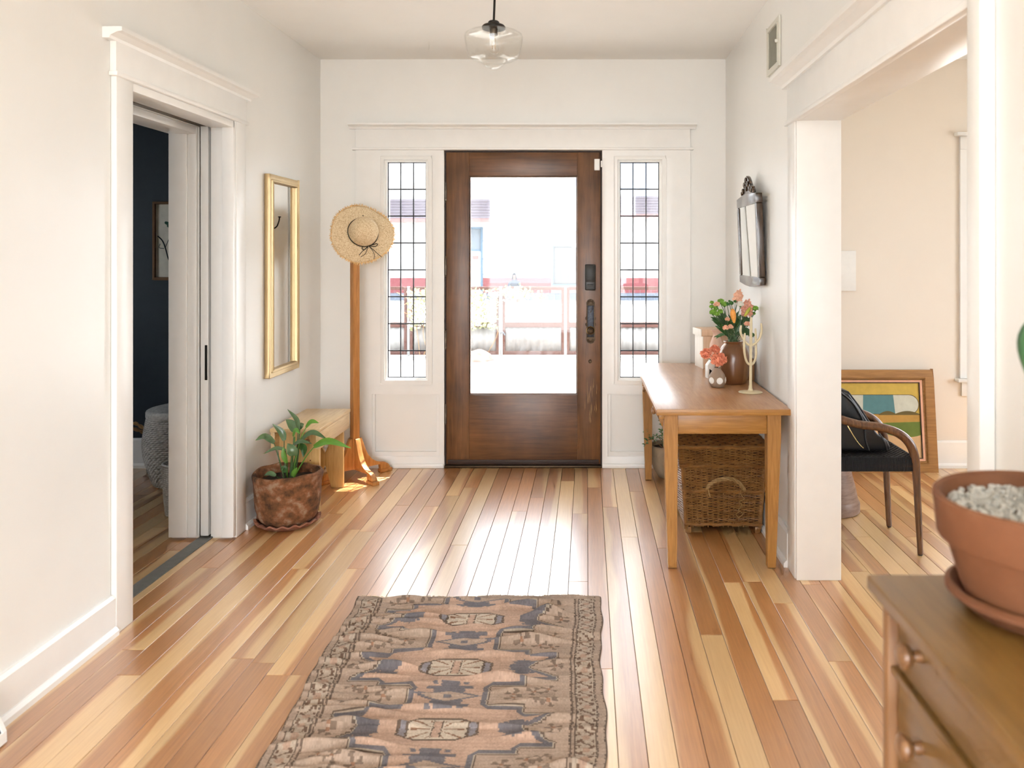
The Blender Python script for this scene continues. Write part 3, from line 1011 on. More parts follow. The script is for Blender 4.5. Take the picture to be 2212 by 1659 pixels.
# ================================================================== FURNITURE
# ---- runner rug, woven pattern as one colour per knot
def rug():
    wx, ly, c = 0.97, 1.95, 0.004
    nx, ny = int(wx / c), int(ly / c)
    xs = (np.arange(nx) + 0.5) * c - wx / 2
    ys = (np.arange(ny) + 0.5) * c                       # distance from the far end
    Xc, Yc = np.meshgrid(xs, ys, indexing='ij')
    rs = np.random.RandomState(4)
    Xj = Xc + rs.normal(0, 0.0012, Xc.shape)
    a = np.abs(Xj + 0.005)
    P = 0.352
    wv_ = ((Yc - 0.215 + P / 2) % P) - P / 2
    b = np.abs(wv_)
    st = lambda v, q: np.floor(v / q) * q                # stepped edges
    sb, sa = st(b, 0.011), st(a, 0.012)
    # the medallion: column, arms with swallow tails, steps
    Rg = (a < 0.132)
    Rg |= (a < 0.345) & (b < 0.088) & ~((a > 0.235) & (b < np.clip((sa - 0.235) * 0.62, 0, 1) - 0.004))
    Rg |= (a < 0.245) & (b < 0.122)

    def dil(m, k):
        o_ = m.copy()
        for _ in range(k):
            o2 = o_.copy()
            o2[1:] |= o_[:-1]
            o2[:-1] |= o_[1:]
            o2[:, 1:] |= o_[:, :-1]
            o2[:, :-1] |= o_[:, 1:]
            o_ = o2
        return o_
    ero = lambda m, k: ~dil(~m, k)
    inner = ero(Rg, 6)
    line = Rg & ~ero(Rg, 1)
    light = ero(Rg, 1) & ~ero(Rg, 2)
    blue = ero(Rg, 2) & ~inner
    col = np.zeros((nx, ny, 3))
    BEIGE, PINK, BLUE, CREAM, DARK, RUST = [np.array(t) for t in ((0.40, 0.298, 0.23), (0.465, 0.315, 0.235), (0.165, 0.15, 0.158), (0.53, 0.44, 0.345), (0.14, 0.10, 0.075), (0.30, 0.165, 0.105))]
    col[:] = BEIGE
    # field rosettes beside the column
    for ca, cb in ((0.27, 0.150), (0.205, 0.166), (0.315, 0.135), (0.335, 0.006)):
        da, db = (a - ca) / 0.028, (b - cb) / 0.022
        q = np.sqrt(da * da + db * db)
        ang = np.arctan2(db, da)
        petal = (q < 1) & (np.sin(ang * 4) > 0.15) & (q > 0.25)
        col[petal & ~Rg] = DARK * 0.75 + BEIGE * 0.25
        col[(q < 0.22) & ~Rg] = RUST
    col[inner] = PINK
    col[line] = DARK
    col[light] = CREAM * 0.75
    col[blue] = BLUE
    # stars in the arms
    da, db = np.abs(a - 0.225), b
    star = ((da < 0.022) & (db < 0.045)) | ((da < 0.046) & (db < 0.018)) | ((da + sb) < 0.046)
    star |= (np.abs(da - 0.03) < 0.006) & (np.abs(db - 0.034) < 0.006)
    col[star & inner] = BLUE
    # octagon in the middle
    ao, bo = a / 0.122, b / 0.056
    octa = (ao < 1) & (bo < 1) & (ao + bo < 1.5)
    octi = (ao < 0.93) & (bo < 0.87) & (ao + bo < 1.38)
    col[octa] = DARK
    col[octi] = CREAM
    col[octi & (ao > 0.74)] = BLUE * 1.5
    col[octi & (np.abs(ao - 0.74) < 0.035)] = DARK
    col[octi & (a < 0.011) & (bo < 0.72)] = PINK
    col[octi & (np.abs(a - 0.013) < 0.002) & (bo < 0.74)] = DARK
    ray = octi & (ao < 0.66) & (a > 0.018) & (np.abs(np.sin(np.arctan2(b, a) * 6.0)) < 0.30) & (np.abs(bo) < 0.8)
    col[ray] = RUST * 0.8
    # birds above and below, small diamond between medallions
    bb = P / 2 - b                                       # distance from the mid line between medallions
    bird = (np.abs(bb - 0.062) < 0.02) & (a < 0.03)
    bird |= (np.abs(bb - 0.052) < 0.008) & (a < 0.075 - sb * 0.0)
    bird |= (np.abs(bb - 0.073) < 0.007) & ((np.abs(a - 0.05) < 0.008) | (a < 0.012))
    bird |= (np.abs(bb - 0.035) < 0.012) & (a < 0.05)
    col[bird & inner] = BLUE
    dia = (st(a, 0.012) / 0.105 + bb / 0.034) < 1
    diai = (st(a, 0.012) / 0.105 + bb / 0.034) < 0.75
    col[dia & inner] = BLUE
    col[diai & inner] = BEIGE
    col[(a < 0.012) & (bb < 0.008)] = BLUE
    # side borders
    e_ = wx / 2 - np.abs(Xj)
    col[e_ < 0.108] = BEIGE * 0.92
    for e0, e1, cc in ((0.101, 0.108, DARK), (0.088, 0.094, DARK), (0.028, 0.033, DARK), (0.0, 0.007, DARK)):
        col[(e_ >= e0) & (e_ < e1)] = cc
    band = (e_ >= 0.033) & (e_ < 0.088)
    col[band] = CREAM * 0.5 + BEIGE * 0.35
    yy = (Yc % 0.052) / 0.052 - 0.5
    ee = (e_ - 0.0605) / 0.0275
    mot = band & (np.abs(np.abs(ee) - 0.72) < 0.13) & (np.abs(np.abs(yy) - 0.28) < 0.12)
    mot |= band & (np.abs(ee - np.sin(yy * 6.28) * 0.55) < 0.16)
    col[mot] = DARK * 0.6 + RUST * 0.25
    blob = band & (((ee / 0.45) ** 2 + (yy / 0.2) ** 2) < 1)
    col[blob] = PINK * 0.8
    col[(Yc < 0.035) & (e_ > 0.03)] = BEIGE * 0.85
    # worn, mottled wool
    lf = rs.normal(0, 1, (nx // 12 + 2, ny // 12 + 2))
    lf = np.kron(lf, np.ones((12, 12)))[:nx, :ny]
    k = np.clip(1 + 0.05 * lf + rs.normal(0, 0.075, (nx, ny)), 0.6, 1.4)
    k *= 1 + 0.05 * np.sin(Yc / 0.008 * math.pi)
    col = np.clip(col * k[..., None], 0, 1)
    # surface with creases
    gx = np.arange(nx + 1) * c - wx / 2
    gy = np.arange(ny + 1) * c
    GX, GY = np.meshgrid(gx, gy, indexing='ij')
    side = np.clip((np.abs(GX) - 0.12) / 0.3, 0, 1)
    z = 0.0075 + 0.0018 * np.sin(GY * 40 + 2 * np.sin(GX * 5)) * (0.35 + side)
    rgp = random.Random(9)
    for i in range(120):
        cx = rgp.choice([rgp.uniform(-0.48, -0.12), rgp.uniform(-0.48, -0.2), rgp.uniform(0.15, 0.48), rgp.uniform(-0.3, 0.3)])
        cy = rgp.uniform(0.02, 1.2)
        sx, sy = rgp.uniform(0.05, 0.14), rgp.uniform(0.007, 0.013)
        amp = rgp.uniform(0.008, 0.02)
        yy_ = GY - cy - (GX - cx) * rgp.uniform(-0.12, 0.12)
        z += amp * np.exp(-((GX - cx) / sx) ** 2 - (yy_ / sy) ** 2)
    edge = np.minimum(wx / 2 - np.abs(GX), GY)
    z = np.where(edge < 0.008, 0.004 + (z - 0.004) * np.clip(edge / 0.008, 0, 1), z)
    # outline of the rug is a little uneven
    px_ = GX + 0.006 * np.sin(GY * 9) * (np.abs(GX) / (wx / 2)) + 0.003 * np.sin(GY * 31 + 1) * (GX / (wx / 2)) ** 3
    py_ = -GY + np.where(GY < 0.02, 1, 0) * (0.006 * np.sin(GX * 23) + 0.003 * np.sin(GX * 71)) + 0.008 * np.sin(GX * 6) * np.exp(-GY * 8)
    px_ += 0.03 * (GY - 0.2) * np.clip(-GX / (wx / 2), 0, 1)
    nv = (nx + 1) * (ny + 1)
    co = np.empty((nv, 3), np.float32)
    co[:, 0], co[:, 1], co[:, 2] = px_.ravel(), py_.ravel(), z.ravel()
    idx = np.arange(nv).reshape(nx + 1, ny + 1)
    f = np.stack([idx[:-1, :-1], idx[:-1, 1:], idx[1:, 1:], idx[1:, :-1]], -1).reshape(-1, 4)
    me = bpy.data.meshes.new('runner_rug')
    me.vertices.add(nv)
    me.vertices.foreach_set('co', co.ravel())
    nf = len(f)
    me.loops.add(nf * 4)
    me.loops.foreach_set('vertex_index', f.ravel().astype(np.int32))
    me.polygons.add(nf)
    me.polygons.foreach_set('loop_start', np.arange(0, nf * 4, 4, dtype=np.int32))
    me.update(calc_edges=True)
    me.shade_smooth()
    at = me.attributes.new('dye', 'FLOAT_COLOR', 'FACE')
    cc = np.ones((nf, 4), np.float32)
    cc[:, :3] = col.reshape(-1, 3)
    at.data.foreach_set('color', cc.ravel())
    m, nt, p = new_mat('woven_wool')
    an = N(nt, 'ShaderNodeAttribute', attribute_name='dye')
    L(nt, an.outputs['Color'], p.inputs['Base Color'])
    p.inputs['Roughness'].default_value = 0.95
    p.inputs['Specular IOR Level'].default_value = 0.15
    tc = N(nt, 'ShaderNodeTexCoord')
    nz = N(nt, 'ShaderNodeTexNoise', Scale=420.0, Detail=2.0)
    L(nt, tc.outputs['Object'], nz.inputs['Vector'])
    bp = N(nt, 'ShaderNodeBump', Strength=0.5, Distance=0.0015)
    L(nt, nz.outputs['Fac'], bp.inputs['Height'])
    L(nt, bp.outputs['Normal'], p.inputs['Normal'])
    me.materials.append(m)
    o_ = bpy.data.objects.new('pile', me)
    th = empty('runner_rug', (-0.43, 3.262, 0.0), label='faded pink and blue-grey patterned runner rug, rumpled on the plank floor', cat='rug')
    link(o_, th)
    # frayed warp ends at the far edge
    bm = B()
    for i in range(260):
        xx = rgp.uniform(-0.48, 0.48)
        dx, dy = rgp.uniform(-0.008, 0.008), rgp.uniform(0.006, 0.018)
        y0 = 0.006 * math.sin(xx * 23) + 0.008 * math.sin(xx * 6) - 0.004
        tube(bm, [(xx, y0, 0.006), (xx + dx * 0.4, y0 + dy * 0.6, 0.005), (xx + dx, y0 + dy, 0.0015)], 0.0011, 3, cap=False)
    fr_ = done('fringe', bm, 'straw', th)
    fr_['kind'] = 'stuff'
    return th


rug()

# ---- wooden table on the right
t = empty('side_table', (0.595, 4.27, 0), label='long honey-coloured wooden table with tapered legs against the right wall', cat='table')
TX0, TX1, TY0, TY1, TZ = 0.302 - 0.595, 0.889 - 0.595, 3.52 - 4.27, 5.025 - 4.27, 0.708
bx('tabletop', (TX0, TX1, TY0, TY1, TZ - 0.027, TZ), 'tabletop', t, 0.003)
bx('edge_band', (TX0 + 0.0005, TX1 - 0.0005, TY0 - 0.004, TY0 - 0.0003, TZ - 0.0265, TZ - 0.001), 'oakx', t, 0.001)
zt = TZ - 0.028
for sx in (0, 1):
    for sy in (0, 1):
        x0 = TX0 + 0.037 if sx == 0 else TX1 - 0.037 - 0.06
        y0 = TY0 + 0.035 if sy == 0 else TY1 - 0.035 - 0.06
        x1, y1 = x0 + 0.06, y0 + 0.06
        bx0, bx1 = (x0 + 0.018, x1 - 0.004) if sx == 0 else (x0 + 0.002, x1 - 0.022)
        by0, by1 = (y0 + 0.004, y1 - 0.018) if sy == 0 else (y0 + 0.018, y1 - 0.004)
        bm = B()
        zk = 0.58
        hexa(bm, [(bx0, by0, 0.004), (bx1, by0, 0.004), (bx1, by1, 0.004), (bx0, by1, 0.004)], [(x0, y0, zk), (x1, y0, zk), (x1, y1, zk), (x0, y1, zk)])
        box(bm, x0, x1, y0, y1, zk, zt)
        bmesh.ops.remove_doubles(bm, verts=bm.verts, dist=1e-5)
        lg = done('leg', bm, 'oakleg', t)
        bm = B()
        lathe(bm, [(0.008, 0.0), (0.009, 0.002), (0.009, 0.0045)], 12, ((bx0 + bx1) / 2, (by0 + by1) / 2, 0))
        done('floor_glide', bm, 'hinge', lg)
bx('apron', (TX0 + 0.0975, TX1 - 0.0975, TY0 + 0.043, TY0 + 0.063, 0.592, zt), 'oakx', t, 0.001)
bx('apron', (TX0 + 0.0975, TX1 - 0.0975, TY1 - 0.063, TY1 - 0.043, 0.592, zt), 'oakx', t, 0.001)
bx('apron', (TX1 - 0.06, TX1 - 0.04, TY0 + 0.0955, TY1 - 0.0955, 0.592, zt), 'oaky', t, 0.001)
bx('apron', (TX0 + 0.045, TX0 + 0.065, TY0 + 0.0955, TY1 - 0.0955, 0.592, zt), 'oaky', t, 0.001)
bx('drawer_runner', (TX0 + 0.012, TX0 + 0.036, TY0 + 0.02, TY1 - 0.02, zt - 0.018, zt - 0.0005), 'oaky', t, 0.001)
for (ya, yb) in ((3.66, 4.24), (4.28, 4.86)):
    dr = bx('drawer', (TX0 + 0.035, TX0 + 0.0445, ya - 4.27, yb - 4.27, 0.605, zt - 0.02), 'oaky', t, 0.002)
    for yk in ((3.76,) if ya < 4 else (4.375,)):
        bm = B()
        lathe(bm, [(0.006, 0.0), (0.006, 0.012), (0.014, 0.02), (0.017, 0.028), (0.014, 0.036), (0.0, 0.039)], 20, cap=False)
        bmesh.ops.rotate(bm, verts=bm.verts, cent=(0, 0, 0), matrix=Matrix.Rotation(R(-90), 3, 'Y'))
        bmesh.ops.translate(bm, verts=bm.verts, vec=(TX0 + 0.0345, yk - 4.27, 0.655))
        done('knob', bm, 'knob', dr, smooth=True)

# ---- wicker trunk under the table
def wicker_trunk():
    cx, cy = 0.675, 4.33
    o_ = empty('wicker_trunk', (cx, cy, 0), label='brown wicker trunk with rope handle under the wooden table', cat='trunk')

    def ring(z, grow=0.0, rad=0.02, n=4):
        """outline of the trunk at height z, as dense points and outward normals"""
        k = (0.44 - z) / 0.42
        hx = 0.2 + 0.014 * (1 - k) - 0.014 * k + grow
        hy = 0.325 + 0.012 * (1 - k) - 0.012 * k + grow
        return hx, hy

    def path(hx, hy, step, amp, ph, spacing):
        # walk around the rectangle; weave in and out of the stakes
        P_, tot = [], 4 * (hx + hy)
        n = int(tot / step)
        n -= n % 4
        for i in range(n):
            s = tot * i / n
            wgl = amp * math.sin(math.pi * s / spacing + ph)
            if s < 2 * hx:
                P_.append((-hx + s, -hy - wgl))
            elif s < 2 * hx + 2 * hy:
                P_.append((hx + wgl, -hy + (s - 2 * hx)))
            elif s < 4 * hx + 2 * hy:
                P_.append((hx - (s - 2 * hx - 2 * hy), hy + wgl))
            else:
                P_.append((-hx - wgl, hy - (s - 4 * hx - 2 * hy)))
        return P_
    rg_ = random.Random(2)
    for nm, z0, z1 in (('body_weave', 0.045, 0.335), ('lid_weave', 0.345, 0.43)):
        bm = B()
        z, k = z0, 0
        while z < z1:
            hx, hy = ring(z, 0.012 if nm == 'lid_weave' else 0.0)
            sp = 2 * (hx + hy) * 2 / 72
            jz = [rg_.uniform(-0.0012, 0.0012) for _ in range(400)]
            pts = [(x_, y_, z + jz[i % 400] + 0.0012 * math.sin(i * 0.21 + k)) for i, (x_, y_) in enumerate(path(hx, hy, sp / 4, 0.0042, math.pi * (k % 2), sp))]
            tube(bm, pts, 0.0029 + rg_.uniform(-0.0004, 0.0004), 4, closed=True)
            z += 0.0062
            k += 1
        q = done(nm, bm, 'wicker', o_, smooth=True, angle=80)
        q['kind'] = 'stuff'
    # corner posts, rims and stakes
    for z_, r_, gr in ((0.043, 0.007, 0.002), (0.21, 0.006, 0.003), (0.338, 0.0075, 0.008), (0.432, 0.0085, 0.012)):
        hx, hy = ring(z_, gr)
        bm = B()
        pts = []
        for (ax, ay, bx_, by_) in ((-hx, -hy, hx, -hy), (hx, -hy, hx, hy), (hx, hy, -hx, hy), (-hx, hy, -hx, -hy)):
            for i in range(24):
                f_ = i / 24
                pts.append((ax + (bx_ - ax) * f_, ay + (by_ - ay) * f_, z_ + 0.0025 * math.sin(i * 1.1)))
        tube(bm, pts, r_, 6, closed=True)
        for s_ in (0, math.pi):
            tube(bm, [(p[0] + 0.004 * math.cos(i * 0.9 + s_) * (1 if abs(p[1]) < hy - 0.001 else 0.2), p[1] - 0.004 * math.cos(i * 0.9 + s_) * (1 if abs(p[0]) < hx - 0.001 else 0.2), p[2] + 0.005 * math.sin(i * 0.9 + s_)) for i, p in enumerate(pts)], 0.0035, 5, closed=True)
        done('rim', bm, 'wicker', o_, smooth=True)
    bm = B()
    for i in range(15):
        f_ = (i + 0.5) / 15
        for s_ in (-1, 1):
            h0, v0 = ring(0.03)
            h1, v1 = ring(0.43)
            tube(bm, [(-h0 + 2 * h0 * f_, s_ * v0, 0.03), (-h1 + 2 * h1 * f_, s_ * v1, 0.43)], 0.003, 5)
    for i in range(22):
        f_ = (i + 0.5) / 22
        for s_ in (-1, 1):
            h0, v0 = ring(0.03)
            h1, v1 = ring(0.43)
            tube(bm, [(s_ * h0, -v0 + 2 * v0 * f_, 0.03), (s_ * h1, -v1 + 2 * v1 * f_, 0.43)], 0.003, 5)
    q = done('stakes', bm, 'wicker', o_, smooth=True)
    q['kind'] = 'stuff'
    for sx in (-1, 1):
        for sy in (-1, 1):
            h0, v0 = ring(0.03)
            h1, v1 = ring(0.43)
            bm = B()
            tube(bm, [(sx * (h0 - 0.004), sy * (v0 - 0.004), 0.02), (sx * (h1 - 0.004), sy * (v1 - 0.004), 0.43)], 0.0095, 8)
            done('corner_post', bm, 'wicker', o_, smooth=True)
            bx('foot', (sx * (h0 - 0.014) - 0.014, sx * (h0 - 0.014) + 0.014, sy * (v0 - 0.014) - 0.014, sy * (v0 - 0.014) + 0.014, 0.0, 0.03), 'wicker', o_, 0.003)
    h0, v0 = ring(0.03)
    h1, v1 = ring(0.43)
    bm = B()
    hexa(bm, [(-h0 + .008, -v0 + .008, .035), (h0 - .008, -v0 + .008, .035), (h0 - .008, v0 - .008, .035), (-h0 + .008, v0 - .008, .035)],
         [(-h1 + .008, -v1 + .008, .43), (h1 - .008, -v1 + .008, .43), (h1 - .008, v1 - .008, .43), (-h1 + .008, v1 - .008, .43)])
    done('lining', bm, 'wickerdark', o_)
    # woven lid, rows bulging over the ribs
    bm = B()
    y_ = -v1 - 0.006
    k = 0
    while y_ < v1 + 0.006:
        pts = []
        for i in range(61):
            f_ = i / 60
            pts.append((-h1 - 0.01 + (2 * h1 + 0.02) * f_, y_, 0.432 + 0.009 * abs(math.sin(math.pi * f_ * 7.5 + (0 if (k // 6) % 2 else math.pi / 2))) + rg_.uniform(-0.0008, 0.0008)))
        tube(bm, pts, 0.0033, 4)
        y_ += 0.0058
        k += 1
    q = done('lid_top', bm, 'wicker', o_, smooth=True, angle=80)
    q['kind'] = 'stuff'
    # rope handle on the front
    yf = -v1 - 0.004
    hp = curve([(-0.085, yf - 0.008, 0.232), (-0.07, yf - 0.016, 0.255), (-0.03, yf - 0.025, 0.278), (0.03, yf - 0.026, 0.282), (0.07, yf - 0.02, 0.262), (0.09, yf - 0.012, 0.235), (0.10, yf - 0.006, 0.222)], 46)
    fr_ = frames(hp)
    hd = empty('handle')
    hd.parent = o_
    for s_ in range(3):
        bm = B()
        tube(bm, [p + (u * math.cos(i * 0.62 + s_ * 2.094) + v * math.sin(i * 0.62 + s_ * 2.094)) * 0.0055 for i, (p, (t_, u, v)) in enumerate(zip(hp, fr_))], 0.0052, 6)
        done('strand', bm, 'rope', hd, smooth=True)
    for nm, pp in (('knot', [(-0.092, yf - 0.012, 0.228), (-0.078, yf - 0.022, 0.238), (-0.07, yf - 0.012, 0.25), (-0.088, yf - 0.018, 0.246), (-0.08, yf - 0.008, 0.228), (-0.073, yf - 0.01, 0.2), (-0.07, yf - 0.008, 0.19)]),
                   ('loose_cord', [(0.086, yf - 0.012, 0.235), (0.08, yf - 0.01, 0.205), (0.097, yf - 0.01, 0.18), (0.075, yf - 0.012, 0.168), (0.085, yf - 0.01, 0.15), (0.07, yf - 0.01, 0.125), (0.09, yf - 0.012, 0.108), (0.07, yf - 0.012, 0.09), (0.058, yf - 0.01, 0.105), (0.075, yf - 0.012, 0.12)])):
        bm = B()
        tube(bm, curve(pp, 50), 0.0032 if nm == 'knot' else 0.0018, 6)
        done(nm, bm, 'rope', hd, smooth=True)
    return o_


wicker_trunk()

# ---- pine bench
b = empty('pine_bench', (-1.552, 4.58, 0), label='small pale pine bench with board legs behind the potted plant', cat='bench')
bx('seat', (-0.133, 0.132, -0.28, 0.285, 0.435, 0.455), 'piney', b, 0.003)
bx('side_rail', (0.109, 0.130, -0.27, 0.272, 0.345, 0.4345), 'piney', b, 0.002)
bx('side_rail', (-0.131, -0.110, -0.27, 0.272, 0.345, 0.4345), 'piney', b, 0.002)
for yy, full in ((-0.2, True), (0.225, False)):
    hw = 0.1085
    if full:
        poly = [(-hw, 0.001), (-0.05, 0.001), (-0.005, 0.17), (0.005, 0.17), (0.05, 0.001), (hw, 0.001), (hw, 0.434), (-hw, 0.434)]
    else:
        poly = [(-hw, 0.001), (-0.04, 0.001), (-0.004, 0.13), (0.004, 0.13), (0.04, 0.001), (hw, 0.001), (hw, 0.434), (0.04, 0.434), (0.026, 0.26), (0.0, 0.2), (-0.026, 0.26), (-0.04, 0.434), (-hw, 0.434)]
    bm = B()
    prism(bm, poly, yy - 0.011, yy + 0.011)
    lg = done('leg', bm, 'pine', b)
    for kx, kz, kr in ((0.045, 0.375, 0.011), (0.06, 0.27, 0.004), (-0.05, 0.3, 0.005)):
        if full:
            bm = B()
            yl(bm, [(kr, 0.0), (kr, -0.0006), (0, -0.0008)], 16, (kx, yy - 0.0109, kz))
            done('knot', bm, 'knot', lg)

# ---- coat stand
cs = empty('coat_stand', (-1.437, 5.015, 0), label='honey-brown wooden coat stand with curved feet holding the straw hat', cat='coat stand')
bm = B()
q = 0.0215
box(bm, -q, q, -q, q, 0.055, 1.685)
bmesh.ops.rotate(bm, verts=bm.verts, cent=(0, 0, 0), matrix=Matrix.Rotation(R(45), 3, 'Z'))
done('post', bm, 'honey', cs, smooth=True, bevel=0.002)
for k in range(4):
    a = R(45 + 90 * k)
    prof = [(0.0216, 0.055), (0.0216, 0.245), (0.038, 0.245), (0.05, 0.215), (0.065, 0.17), (0.085, 0.13), (0.112, 0.098), (0.145, 0.078), (0.175, 0.068), (0.2, 0.064), (0.225, 0.05), (0.24, 0.03), (0.24, 0.022), (0.175, 0.022), (0.17, 0.055)]
    bm = B()
    prism(bm, prof, -0.0165, 0.0165)
    ft = done('foot', bm, 'honey', cs, smooth=True, bevel=0.0025)
    ft.rotation_euler = (0, 0, a)
    pdp = bx('foot_pad', (0.172, 0.252, -0.022, 0.022, 0.0, 0.0216), 'honey', ft, 0.003)
    # iron hooks, upper and lower
    hk = empty('hook', (0, 0, 0), a)
    hk.parent = cs
    bm = B()
    tube(bm, curve([(0.022, 0, 1.555), (0.045, 0, 1.54), (0.075, 0, 1.555), (0.09, 0, 1.59), (0.094, 0, 1.615)], 16), 0.0042, 8)
    done('hook_wire', bm, 'black', hk, smooth=True)
    bm = B()
    lathe(bm, [(0, 1.621), (0.009, 1.619), (0.0105, 1.616), (0.004, 1.612)], 14, (0.094, 0, 0), cap=False)
    done('hook_tip', bm, 'black', hk, smooth=True)
    bx('hook_plate', (0.0218, 0.0245, -0.008, 0.008, 1.52, 1.58), 'black', hk, 0.001)

# ---- straw hat on the hook
HATC = Vector((-1.358, 4.905, 1.512))
ht = empty('straw_hat', HATC, label='wide-brimmed straw hat with dark cord bow on the coat stand', cat='hat')
ax = Vector((0.267 + 0.24, -0.964 + 0.07, -0.03 + 0.36)).normalized()
ht.rotation_euler = ax.to_track_quat('Z', 'Y').to_euler()


def wav(r, z, a):
    k = max(0.0, (r - 0.1) / 0.088)
    return r * (1 + 0.03 * k * math.sin(2 * a + 0.6) + 0.022 * k * math.sin(3 * a + 2)), z + k * (0.016 * math.sin(2 * a + 2.2) + 0.007 * math.sin(5 * a))


bm = B()
lathe(bm, [(0, 0.112), (0.03, 0.108), (0.055, 0.096), (0.074, 0.074), (0.084, 0.048), (0.0875, 0.022), (0.0885, 0.006), (0.094, 0.001), (0.11, -0.001), (0.13, -0.003), (0.15, -0.006), (0.17, -0.01), (0.184, -0.015),
           (0.184, -0.018), (0.15, -0.009), (0.11, -0.004), (0.086, 0.0), (0.08, 0.04), (0.06, 0.085), (0.03, 0.102), (0, 0.106)], 72, cap=False, fn=wav)
done('straw_body', bm, 'straw', ht, smooth=True, angle=70)
rg = random.Random(8)
bm = B()
for i in range(420):
    a = 2 * math.pi * i / 420 + rg.uniform(-0.01, 0.01)
    r0, z0 = wav(0.182, -0.0155, a)
    ln = rg.uniform(0.006, 0.018)
    da = rg.uniform(-0.035, 0.035)
    r1, z1 = r0 + ln, z0 + rg.uniform(-0.006, 0.006)
    tube(bm, [(r0 * math.cos(a), r0 * math.sin(a), z0), (r1 * math.cos(a + da), r1 * math.sin(a + da), z1)], [0.0026, 0.001], 3, cap=False)
f_ = done('fringe', bm, 'fringe', ht)
f_['kind'] = 'stuff'
bm = B()
tube(bm, [(0.0905 * math.cos(i * 0.1309), 0.0905 * math.sin(i * 0.1309), 0.0085) for i in range(48)], 0.0034, 6, closed=True)
done('cord_band', bm, 'cord', ht, smooth=True)
# bow: hat-local x is roughly to the viewer's right or left depending on the frame; find it
Mq = ht.rotation_euler.to_matrix()
vx = Mq.inverted() @ Vector((1, 0.26, 0)).normalized()
vz = Mq.inverted() @ Vector((0, 0, 1))


def hatp(u, v, h):
    return vx * u + vz * v + Vector((0, 0, h))


for pp, r_ in (([(0.030, -0.086, 0.01), (0.055, -0.077, 0.014), (0.078, -0.068, 0.014), (0.084, -0.076, 0.012), (0.070, -0.086, 0.01), (0.045, -0.088, 0.012), (0.030, -0.087, 0.01)], 0.0026),
               ([(0.028, -0.088, 0.01), (0.005, -0.092, 0.014), (-0.012, -0.100, 0.014), (-0.010, -0.112, 0.012), (0.004, -0.112, 0.011), (0.016, -0.098, 0.011), (0.028, -0.088, 0.01)], 0.0026),
               ([(0.028, -0.088, 0.01), (0.014, -0.103, 0.008), (-0.012, -0.125, 0.004), (-0.03, -0.148, 0.002)], 0.002),
               ([(0.028, -0.088, 0.01), (0.018, -0.112, 0.006), (0.006, -0.138, 0.003), (-0.02, -0.158, 0.002)], 0.0016),
               ([(0.03, -0.088, 0.01), (0.055, -0.108, 0.006), (0.085, -0.135, 0.002), (0.108, -0.153, 0.0)], 0.002),
               ([(0.03, -0.088, 0.01), (0.05, -0.112, 0.005), (0.062, -0.14, 0.003), (0.06, -0.168, 0.0)], 0.0016)):
    bm = B()
    cp = curve([hatp(*p) for p in pp], 22)
    for p in cp:
        r2, a2 = math.hypot(p.x, p.y), math.atan2(p.y, p.x)
        p.z = max(p.z - 0.004, wav(r2, -0.0003 - 0.6 * max(0, r2 - 0.1) ** 1.45, a2)[1] + r_ + 0.0025)
    tube(bm, cp, r_, 6)
    done('bow', bm, 'cord', ht, smooth=True)


# ---- gilt mirror on the left wall
def frame_ring(bm, u0, u1, v0, v1, wd, d0, d1, plane):
    holes(bm, u0, u1, v0, v1, [(u0 + wd, u1 - wd, v0 + wd, v1 - wd)], d0, d1, plane)


mr = empty('gilt_mirror', (XL, 4.56, 0), label='tall narrow gilt-framed mirror on the wall beside the coat stand', cat='mirror')
bm = B()
frame_ring(bm, -0.222, 0.222, 0.715, 1.815, 0.032, 0.0015, 0.030, 'YZ')
done('frame', bm, 'gold', mr, bevel=0.003, smooth=True)
bm = B()
frame_ring(bm, -0.1945, 0.1945, 0.7425, 1.7875, 0.014, 0.0015, 0.036, 'YZ')
done('inner_moulding', bm, 'gold', mr, bevel=0.003, smooth=True)
bx('mirror_glass', (0.004, 0.014, -0.185, 0.185, 0.752, 1.778), 'mirror', mr)

# ---- dark carved mirror on the right wall, leaning forward at the top
mr = empty('carved_mirror', (XR - 0.004, 4.30, 1.215), label='small dark wood mirror with carved crest above the table', cat='mirror')
mr.rotation_euler = (0, R(-2.2), 0)
hw = 0.262
prof = [(-hw, 0.012), (-hw + 0.06, 0.002), (0, -0.004), (hw - 0.06, 0.002), (hw, 0.012), (hw, 0.475), (-hw, 0.475)]
for nm, poly in (('bottom_rail', [(-hw, 0.012), (-0.12, 0.0), (0, -0.004), (0.12, 0.0), (hw, 0.012), (hw, 0.052), (-hw, 0.052)]),
                 ('top_rail', [(-hw, 0.425), (hw, 0.425), (hw, 0.475), (0.12, 0.487), (0, 0.49), (-0.12, 0.487), (-hw, 0.475)]),
                 ('stile', [(-hw, 0.0525), (-hw + 0.042, 0.0525), (-hw + 0.042, 0.4245), (-hw, 0.4245)]),
                 ('stile', [(hw - 0.042, 0.0525), (hw, 0.0525), (hw, 0.4245), (hw - 0.042, 0.4245)])):
    bm = B()
    prism(bm, poly, -0.036, -0.004, 'YZ')
    done(nm, bm, 'darkframe', mr, smooth=True, bevel=0.004)
bx('mirror_glass', (-0.030, -0.012, -hw + 0.03, hw - 0.03, 0.04, 0.437), 'mirror', mr)
cr = empty('crest')
cr.parent = mr
bm = B()
prism(bm, [(-0.15, 0.486), (-0.125, 0.52), (-0.09, 0.525), (-0.06, 0.555), (-0.03, 0.575), (0, 0.585), (0.03, 0.575), (0.06, 0.555), (0.09, 0.525), (0.125, 0.52), (0.15, 0.486)], -0.030, -0.010, 'YZ')
done('crest_board', bm, 'darkframe', cr, smooth=True, bevel=0.004)
